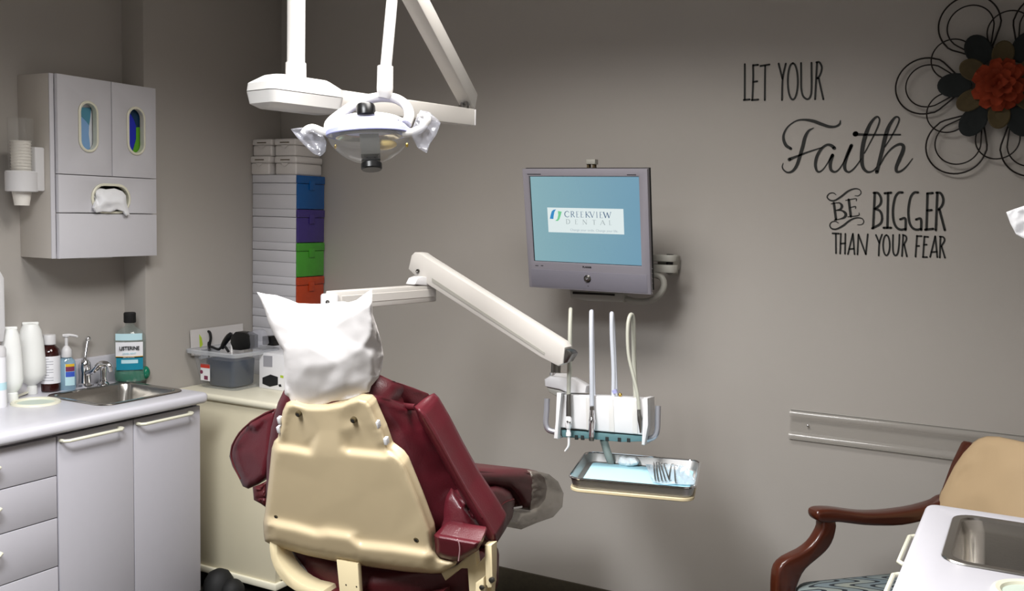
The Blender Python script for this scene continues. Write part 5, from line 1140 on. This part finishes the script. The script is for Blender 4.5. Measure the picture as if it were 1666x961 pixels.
# ------------------------------------------------------------------ lettering on the wall
YW = YC-.0018
def wall_word(name, label, strokes, x0, y0, sc, w=None, k=6):
    mb = MB()
    for s_ in strokes:
        pts = [(p[0], p[1], (p[2] if len(p) > 2 else w)) for p in s_]
        W3 = [(at(x0+u/sc, y0+v/sc, 'y', YW), 1.18*t/sc) for u, v, t in pts]
        q = [(p.x, p.z, t*(p-EYE).dot(FW)/FPX) for p, t in W3]
        mb.ribbon(q, lambda u, v: V((u, YW, v)), k if len(s_) > 2 else 1)
    # give the cut vinyl its thickness
    o = single(name, mb, 'vinyl', label, 'lettering', 'black vinyl quotation on the wall', flat=True); o['kind'] = 'thing'; return o
def ellp(cx, cy, rx, ry, n=14): return [(cx+rx*math.sin(2*math.pi*i/n), cy-ry*math.cos(2*math.pi*i/n)) for i in range(n+1)]
wall_word('vinyl_words', 'black hand-lettered words LET YOUR at the top of the quotation', [
 [(122, 150), (120, 755)], [(105, 755), (205, 746)], [(262, 165), (264, 400), (250, 755)], [(262, 170), (345, 160)], [(262, 450), (332, 440)], [(240, 757), (350, 748)],
 [(388, 180), (540, 155)], [(466, 175), (460, 757)], [(695, 140), (760, 400)], [(817, 140), (764, 390), (752, 757)], ellp(935, 440, 85, 308),
 [(1075, 130), (1076, 400), (1080, 570), (1110, 690), (1180, 742), (1232, 695), (1252, 560), (1252, 125)], [(1345, 120), (1312, 742)], [(1335, 118), (1385, 118), (1424, 190), (1418, 270), (1385, 350), (1345, 388)], [(1372, 385), (1452, 742)]], 1200, 90, 10.41, 27)
wall_word('vinyl_word', 'large black script word Faith in the middle of the quotation', [
 [(745, 112, 10), (735, 150, 20), (690, 178, 20), (620, 180, 26), (540, 155, 30), (440, 118, 30), (340, 102, 20), (250, 113, 14), (160, 172, 14), (110, 250, 20), (102, 320, 26), (130, 390, 30), (185, 428, 26)],
 [(440, 195, 8), (385, 228, 22), (345, 300, 32), (320, 400, 34), (285, 520, 34), (250, 620, 30), (205, 680, 24), (150, 697, 16), (105, 670, 14), (88, 632, 12), (98, 592, 6)],
 [(168, 550, 34), (240, 520, 22), (380, 466, 16), (540, 415, 12)],
 [(675, 422, 34), (640, 392, 28), (590, 386, 22), (530, 430, 26), (482, 510, 30), (462, 600, 28), (475, 670, 22), (505, 690, 16), (550, 660, 12), (600, 590, 12), (655, 500, 28)],
 [(655, 505, 32), (632, 580, 32), (635, 660, 28), (675, 690, 20), (720, 670, 14), (770, 600, 12), (820, 510, 14), (866, 400, 26)],
 [(868, 392, 32), (822, 500, 32), (792, 600, 32), (800, 668, 26), (840, 692, 18), (890, 660, 14), (940, 600, 12), (978, 545, 10)],
 [(1015, 480, 10), (1090, 340, 12), (1150, 220, 14), (1185, 120, 15), (1175, 74, 15), (1140, 76, 20), (1080, 150, 30), (1030, 270, 38), (997, 400, 38), (985, 540, 36), (1000, 640, 30), (1050, 690, 22), (1110, 680, 14), (1155, 635, 10)],
 [(1245, 410, 10), (1310, 310, 12), (1380, 180, 14), (1408, 100, 14), (1390, 70, 16), (1350, 86, 22), (1290, 180, 34), (1250, 300, 38), (1220, 430, 36), (1185, 570, 34), (1155, 692, 34)],
 [(1190, 615, 12), (1250, 510, 14), (1330, 420, 18), (1410, 378, 24), (1455, 398, 30), (1448, 460, 36), (1410, 550, 36), (1375, 640, 30), (1382, 688, 24), (1430, 680, 18), (1490, 630, 14), (1560, 540, 8)],
 [(920, 266, 24), (1010, 270, 22), (1150, 272, 18), (1420, 270, 16)], [(912, 262, 50), (918, 262, 50)]], 1260, 180, 6.942)
wall_word('vinyl_word', 'small tilted black serif word BE between two curling flourishes', [
 [(196, 222, 24), (222, 420, 24)], [(165, 232, 8), (215, 222, 8), (265, 222, 14), (292, 255, 26), (275, 295, 18), (215, 312, 8)], [(215, 312, 8), (290, 312, 14), (338, 350, 28), (325, 392, 24), (270, 414, 10), (200, 428, 8)],
 [(375, 182, 24), (400, 384, 24)], [(338, 190, 8), (460, 170, 8), (466, 196, 8)], [(385, 280, 8), (455, 264, 10), (456, 290, 6)], [(365, 388, 8), (490, 372, 10), (500, 340, 7)],
 [(222, 122, 7), (190, 101, 9), (140, 110, 10), (116, 150, 12), (150, 188, 14), (210, 190, 16), (290, 140, 19), (370, 78, 17), (450, 50, 13), (508, 64, 10), (522, 105, 9), (490, 135, 8), (450, 134, 6)],
 [(252, 462, 7), (210, 442, 9), (165, 455, 10), (148, 492, 12), (172, 530, 14), (230, 534, 16), (310, 492, 19), (390, 430, 17), (470, 400, 13), (536, 410, 10), (556, 450, 9), (530, 480, 8), (480, 484, 6)]], 1330, 300, 7.39)
gq = lambda dx: [(1022+dx, 96), (975+dx, 98), (935+dx, 150), (912+dx, 250), (906+dx, 350), (918+dx, 450), (950+dx, 515), (1000+dx, 542), (1058+dx, 535)]
wall_word('vinyl_word', 'tall thin black word BIGGER under the script word', [
 [(688, 100), (668, 525)], [(675, 100), (730, 106), (764, 170), (752, 240), (690, 292)], [(690, 292), (750, 318), (776, 390), (755, 470), (658, 526)],
 [(848, 100), (840, 520)], [(808, 105), (885, 98)], [(795, 520), (885, 520)], gq(0), [(1058, 545), (1055, 410), (995, 418)], gq(186), [(1246, 545), (1242, 415), (1185, 420)],
 [(1322, 108), (1310, 540)], [(1320, 108), (1385, 102)], [(1318, 312), (1372, 308)], [(1295, 543), (1390, 532)], [(1440, 100), (1422, 548)], [(1430, 98), (1480, 105), (1512, 175), (1498, 250), (1455, 302)], [(1465, 300), (1530, 548)]], 1330, 300, 7.39, 23)
wall_word('vinyl_words', 'smaller black words THAN YOUR FEAR on the bottom line of the quotation', [
 [(180, 587), (258, 590)], [(220, 590), (222, 826)], [(280, 590), (272, 830)], [(335, 592), (330, 832)], [(278, 710), (335, 706)], [(365, 836), (425, 592)], [(425, 592), (445, 838)], [(385, 775), (438, 772)],
 [(480, 840), (492, 600)], [(492, 600), (580, 838)], [(580, 838), (604, 598)], [(702, 606), (742, 702)], [(775, 602), (744, 700), (735, 854)], ellp(828, 729, 40, 122),
 [(908, 606), (905, 720), (910, 810), (932, 852), (962, 830), (978, 740), (985, 602)], [(1030, 605), (1015, 860)], [(1025, 605), (1060, 620), (1068, 660), (1036, 726)], [(1042, 726), (1074, 864)],
 [(1196, 615), (1178, 868)], [(1193, 620), (1250, 620)], [(1190, 740), (1222, 738)], [(1285, 625), (1268, 873)], [(1285, 626), (1330, 630)], [(1278, 725), (1312, 722)], [(1265, 872), (1316, 872)],
 [(1354, 870), (1415, 622)], [(1415, 622), (1440, 874)], [(1370, 812), (1436, 808)], [(1478, 625), (1470, 878)], [(1470, 626), (1514, 634), (1526, 675), (1486, 744)], [(1491, 744), (1532, 880)]], 1330, 300, 7.39, 16)

# ------------------------------------------------------------------ flower wall decoration
FC = at(1627, 139, 'y', 3.385); sc = 1/525*.98
fl_ = thing('wall_flower', 'large dark wire flower with orange centre on the wall', 'wall decoration', (FC.x, YC, FC.z))
def fp(r, a, dy=0.): return V((FC.x+r*math.cos(a), 3.388+dy, FC.z+r*math.sin(a)))
def petal(a, r0, r1, wmax, dy):
    n = 16; pts = []
    cr = wmax; cc_ = r1-cr
    for i in range(n+1):
        b = -2.15+4.3*i/n; pts.append((cc_+cr*math.cos(b), cr*math.sin(b)))
    pts = [(r0, -.014)]+pts+[(r0, .014)]
    ca, sa2 = math.cos(a), math.sin(a)
    return [V((FC.x+u*ca-v*sa2, 3.388+dy, FC.z+u*sa2+v*ca)) for u, v in pts]
for dg in (178, 117, 238, 58, -2, 298):
    a = math.radians(dg)
    obj('wire_petal', MB().tube(petal(a, .105, .303, .088, 0), .0026, 8, k=2), 'wire', fl_)
    obj('wire_petal', MB().tube(petal(a, .105, .272, .066, -.004), .0022, 8, k=2), 'wire', fl_)
for dg in (148, 209, 84, 271, 28, 330): obj('wire_petal', MB().tube(petal(math.radians(dg), .085, .225, .062, -.008), .0022, 8, k=2), 'wire', fl_)
def disc(a, r, ra, rb, dy, m, nm):
    x = V((math.cos(a), 0, math.sin(a))); y = V((0, -1, 0)).cross(x); c = fp(r, a, dy)
    F = place(c, x, V((-math.sin(a), 0, math.cos(a))), (0, -1, 0))
    obj(nm, MB().lathe([(.98, .002), (1, .004), (.9, .006), (.5, .003), (.01, .0)], F @ Matrix.Diagonal((ra, rb, 1, 1)), 24), m, fl_)
for dg in (178, 121, 238, 60, 0, 300): disc(math.radians(dg), .128, .050, .038, -.012, 'petal_dk', 'dark_petal')
for dg in (148, 209, 88, 272, 28, 330): disc(math.radians(dg), .092, .042, .032, -.016, 'petal_gd', 'bronze_petal')
fc_ = obj('flower_centre', MB().ell((FC.x, 3.360, FC.z), .03, .02, .03), 'orange', fl_)
rr = random.Random(3)
for ringi, (nn, r, el, s_) in enumerate(((11, .056, .12, .026), (9, .042, .5, .024), (7, .026, .85, .02), (4, .012, 1.2, .016))):
    mb = MB()
    for i in range(nn):
        a = 2*math.pi*i/nn+ringi*.5+rr.uniform(-.15, .15); d = V((math.cos(a)*math.cos(el), -math.sin(el), math.sin(a)*math.cos(el))); u = V((-math.sin(a), 0, math.cos(a))); nrm = d.cross(u)
        c = V((FC.x, 3.364, FC.z))+V((math.cos(a)*r*.5, -.012*ringi, math.sin(a)*r*.5))
        g = []
        for j in range(5):
            t = j/4; wv = s_*(.45+.9*math.sin(math.pi*min(1, t*.75+.12))); g.append([c+d*(s_*2.0*t)+u*(wv*k2*.62)+nrm*(rr.uniform(-.002, .002)+.006*abs(k2)-.008*t*t) for k2 in (-1, -.5, 0, .5, 1)])
        mb.sheet(g)
    obj('orange_petals', mb, 'orange', fc_, smooth_all=True)
# ------------------------------------------------------------------ clear wall guard
r0_, r1_ = at(1284, 666, 'y', YC-.02), at(1283, 715, 'y', YC-.02)
zt_, zb_ = r0_.z, r1_.z; xs = (r0_.x+r1_.x)/2
wg = thing('wall_guard', 'clear plastic wall guard rail behind the wooden armchair', 'wall guard', (xs, YC, zb_))
prof = []
def half_round(zc, r, n=8): return [(YC-.006-r*math.sin(math.pi*i/n)*1.1, zc+r*math.cos(math.pi*i/n)) for i in range(n+1)]
h_ = zt_-zb_; rr_ = h_*.13
pf = half_round(zt_-rr_, rr_)+[(YC-.006, zt_-2*rr_-.004), (YC-.006, zb_+2*rr_+.004)]+half_round(zb_+rr_, rr_)
gr = [[V((x, y, z)) for y, z in pf] for x in (xs, XR-.002)]
obj('guard_profile', MB().sheet([r[8:11+0] for r in gr]) if False else MB().sheet([r[8:12] for r in gr]), 'rail', wg)
obj('guard_lip', MB().sheet([r[:9] for r in gr]), 'raillip', wg)
obj('guard_lip', MB().sheet([r[11:] for r in gr]), 'raillip', wg)
obj('guard_edge', MB().tube([V((xs, YC-.003, zt_-.001)), V((XR-.002, YC-.003, zt_-.001))], .0014, 6).tube([V((xs, YC-.003, zb_+.001)), V((XR-.002, YC-.003, zb_+.001))], .0014, 6), 'greyarm', wg)
q = at(1314, 692, 'y', YC-.01); obj('guard_screw', MB().ell((q.x, YC-.009, q.z), .004, .003, .004, 12, 8), 'chrome', wg)
obj('guard_screw', MB().ell((q.x+.75, YC-.009, q.z), .004, .003, .004, 12, 8), 'chrome', wg)

# ------------------------------------------------------------------ wooden armchair in the corner
a_f, a_b = at(1330, 838, 'z', .67), at(1510, 826, 'z', .658)
AF = V((-.707, -.707, 0)); AS = V((.707, -.707, 0))     # facing direction, and the chair's side towards the viewer
ac = thing('armchair', 'cherry wood armchair with tan back and patterned seat in the corner', 'armchair', V(((a_f.x+a_b.x)/2+.16, (a_f.y+a_b.y)/2-.16, 0)), 0)
pl0 = V(((a_f.x+a_b.x)/2, (a_f.y+a_b.y)/2, .6)); pn = AS*-1
pn = pn if pn.dot(FW) > 0 else -pn
arm_out = [(1322, 829), (1332, 825), (1352, 825), (1375, 828), (1400, 831), (1430, 831), (1460, 828), (1490, 823), (1520, 814), (1535, 806), (1540, 826), (1520, 836), (1490, 845), (1460, 851), (1430, 852), (1400, 851), (1375, 848), (1356, 846), (1340, 847), (1326, 845), (1321, 838)]
leg_out = [(1334, 840), (1354, 844), (1354, 862), (1348, 880), (1338, 894), (1322, 908), (1306, 922), (1296, 940), (1288, 975), (1284, 1060), (1280, 1200), (1262, 1200), (1258, 1060), (1257, 975), (1258, 940), (1262, 920), (1276, 906), (1300, 894), (1316, 882), (1326, 868), (1332, 855)]
def two(name, out, p0, n, d0, d1, bev, m, shift):
    ms = []
    for sh_ in (V((0, 0, 0)), shift):
        mb = MB(); pxprism(mb, out, p0, n, d0, d1, bev, 2, 3)
        for v in mb.b.verts: v.co += sh_
        if name == 'front_leg':
            zmin = min(v.co.z for v in mb.b.verts); zref = .5
            for v in mb.b.verts:
                if v.co.z < zref: v.co.z = zref-(zref-v.co.z)*(zref-.002)/(zref-zmin)
        ms.append(obj(name, mb, m, ac))
    return ms
WD = .50
two('armrest', arm_out, pl0, pn, -.028, .028, .012, 'wood', AS*WD)
two('front_leg', leg_out, pl0, pn, -.022, .022, .010, 'wood', AS*WD)
# seat cushion: rounded block on the seat plane
sc0 = V((a_f.x, a_f.y, 0))+AS*.03; 
sf = at(1287, 948, 'z', .45)
seat_o = V((sf.x, sf.y, 0)); 
SB = place(seat_o, AS, AF*-1, EZ)
SD = .46
def srg(e, z): return [SB @ V((x, y, z)) for x, y in rrect(.235-e, SD/2-e, .07, 5, .225, SD/2-.02)]
obj('seat_cushion', MB().loft([srg(.02, .365), srg(.0, .385), srg(-.004, .42), srg(.012, .450), srg(.05, .464), srg(.12, .470)]), 'seatfab', ac, smooth_all=True)
obj('seat_rail', MB().loft([srg(.02, .315), srg(.012, .32), srg(.012, .366), srg(.02, .37)]), 'wood', ac)
# back: panel and posts
BP = V((a_b.x, a_b.y, .658))
bn = (AF*-math.cos(math.radians(14))+EZ*-math.sin(math.radians(14))*-1*-1).normalized()
bn = (AF*-1*math.cos(math.radians(14))+EZ*-math.sin(math.radians(14))).normalized()
bp_out = [(1522, 826), (1530, 800), (1540, 780), (1552, 757), (1566, 736), (1580, 721), (1592, 713), (1606, 709), (1625, 710), (1650, 715), (1680, 722), (1705, 735), (1712, 760), (1706, 800), (1690, 850), (1672, 900), (1560, 900), (1515, 860)]
obj('back_panel', MB().relief(bp_out, BP, bn, [(1522, 826, 0), (1606, 709, .0), (1705, 735, 0), (1672, 900, 0), (1600, 800, -.022), (1640, 760, -.02)], edge=.03, rim=16, back=.035, step=9, smooth=2), 'tan', ac, smooth_all=True)
pb = MB(); pxprism(pb, [(1563, 719), (1567, 716), (1577, 718), (1581, 722), (1572, 735), (1555, 765), (1540, 800), (1526, 850), (1520, 900), (1512, 900), (1517, 850), (1533, 790), (1547, 752)], BP+bn*.012, bn, 0, .035, .006); obj('back_post', pb, 'wood', ac)
pb = MB(); pxprism(pb, [(1712, 735), (1722, 738), (1718, 780), (1700, 850), (1688, 900), (1668, 900), (1680, 850), (1700, 780)], BP+bn*.03, bn, 0, .035, .006); obj('back_post', pb, 'wood', ac)
for s_ in (0., .44):
    b0 = V((a_b.x, a_b.y, 0))+AS*(.02+s_); obj('rear_leg', MB().box((-.02, -.02, .001), (.02, .02, .56), .006, 2, place(b0, AS, AF*-1, EZ)), 'wood', ac)

# ------------------------------------------------------------------ light
def area(name, loc, sx, sy, e, col=(1, 1, 1), rot=(0, 0, 0), spread=180):
    l = bpy.data.lights.new(name, 'AREA'); l.shape = 'RECTANGLE'; l.size = sx; l.size_y = sy; l.energy = e; l.color = col; l.spread = math.radians(spread)
    o = bpy.data.objects.new(name, l); COL.objects.link(o); o.location = loc; o.rotation_euler = rot; return o
area('ceiling_light_main', (-1.3, 1.95, 2.58), 1.2, .6, 42, (1, .965, .93), spread=146)
area('ceiling_light_rear', (-1.35, .45, 2.58), .6, 1.2, 110, (.965, .98, 1), spread=142)
w_ = bpy.data.worlds.new('world'); SC.world = w_; w_.use_nodes = True; w_.node_tree.nodes['Background'].inputs[0].default_value = (.55, .57, .6, 1); w_.node_tree.nodes['Background'].inputs[1].default_value = .15
SC.view_settings.view_transform = 'Standard'; SC.view_settings.look = 'None'; SC.view_settings.exposure = 0; SC.view_settings.gamma = 1
SC.cycles.max_bounces = 8; SC.cycles.transparent_max_bounces = 16; SC.cycles.caustics_reflective = False; SC.cycles.caustics_refractive = False; SC.cycles.sample_clamp_indirect = 6
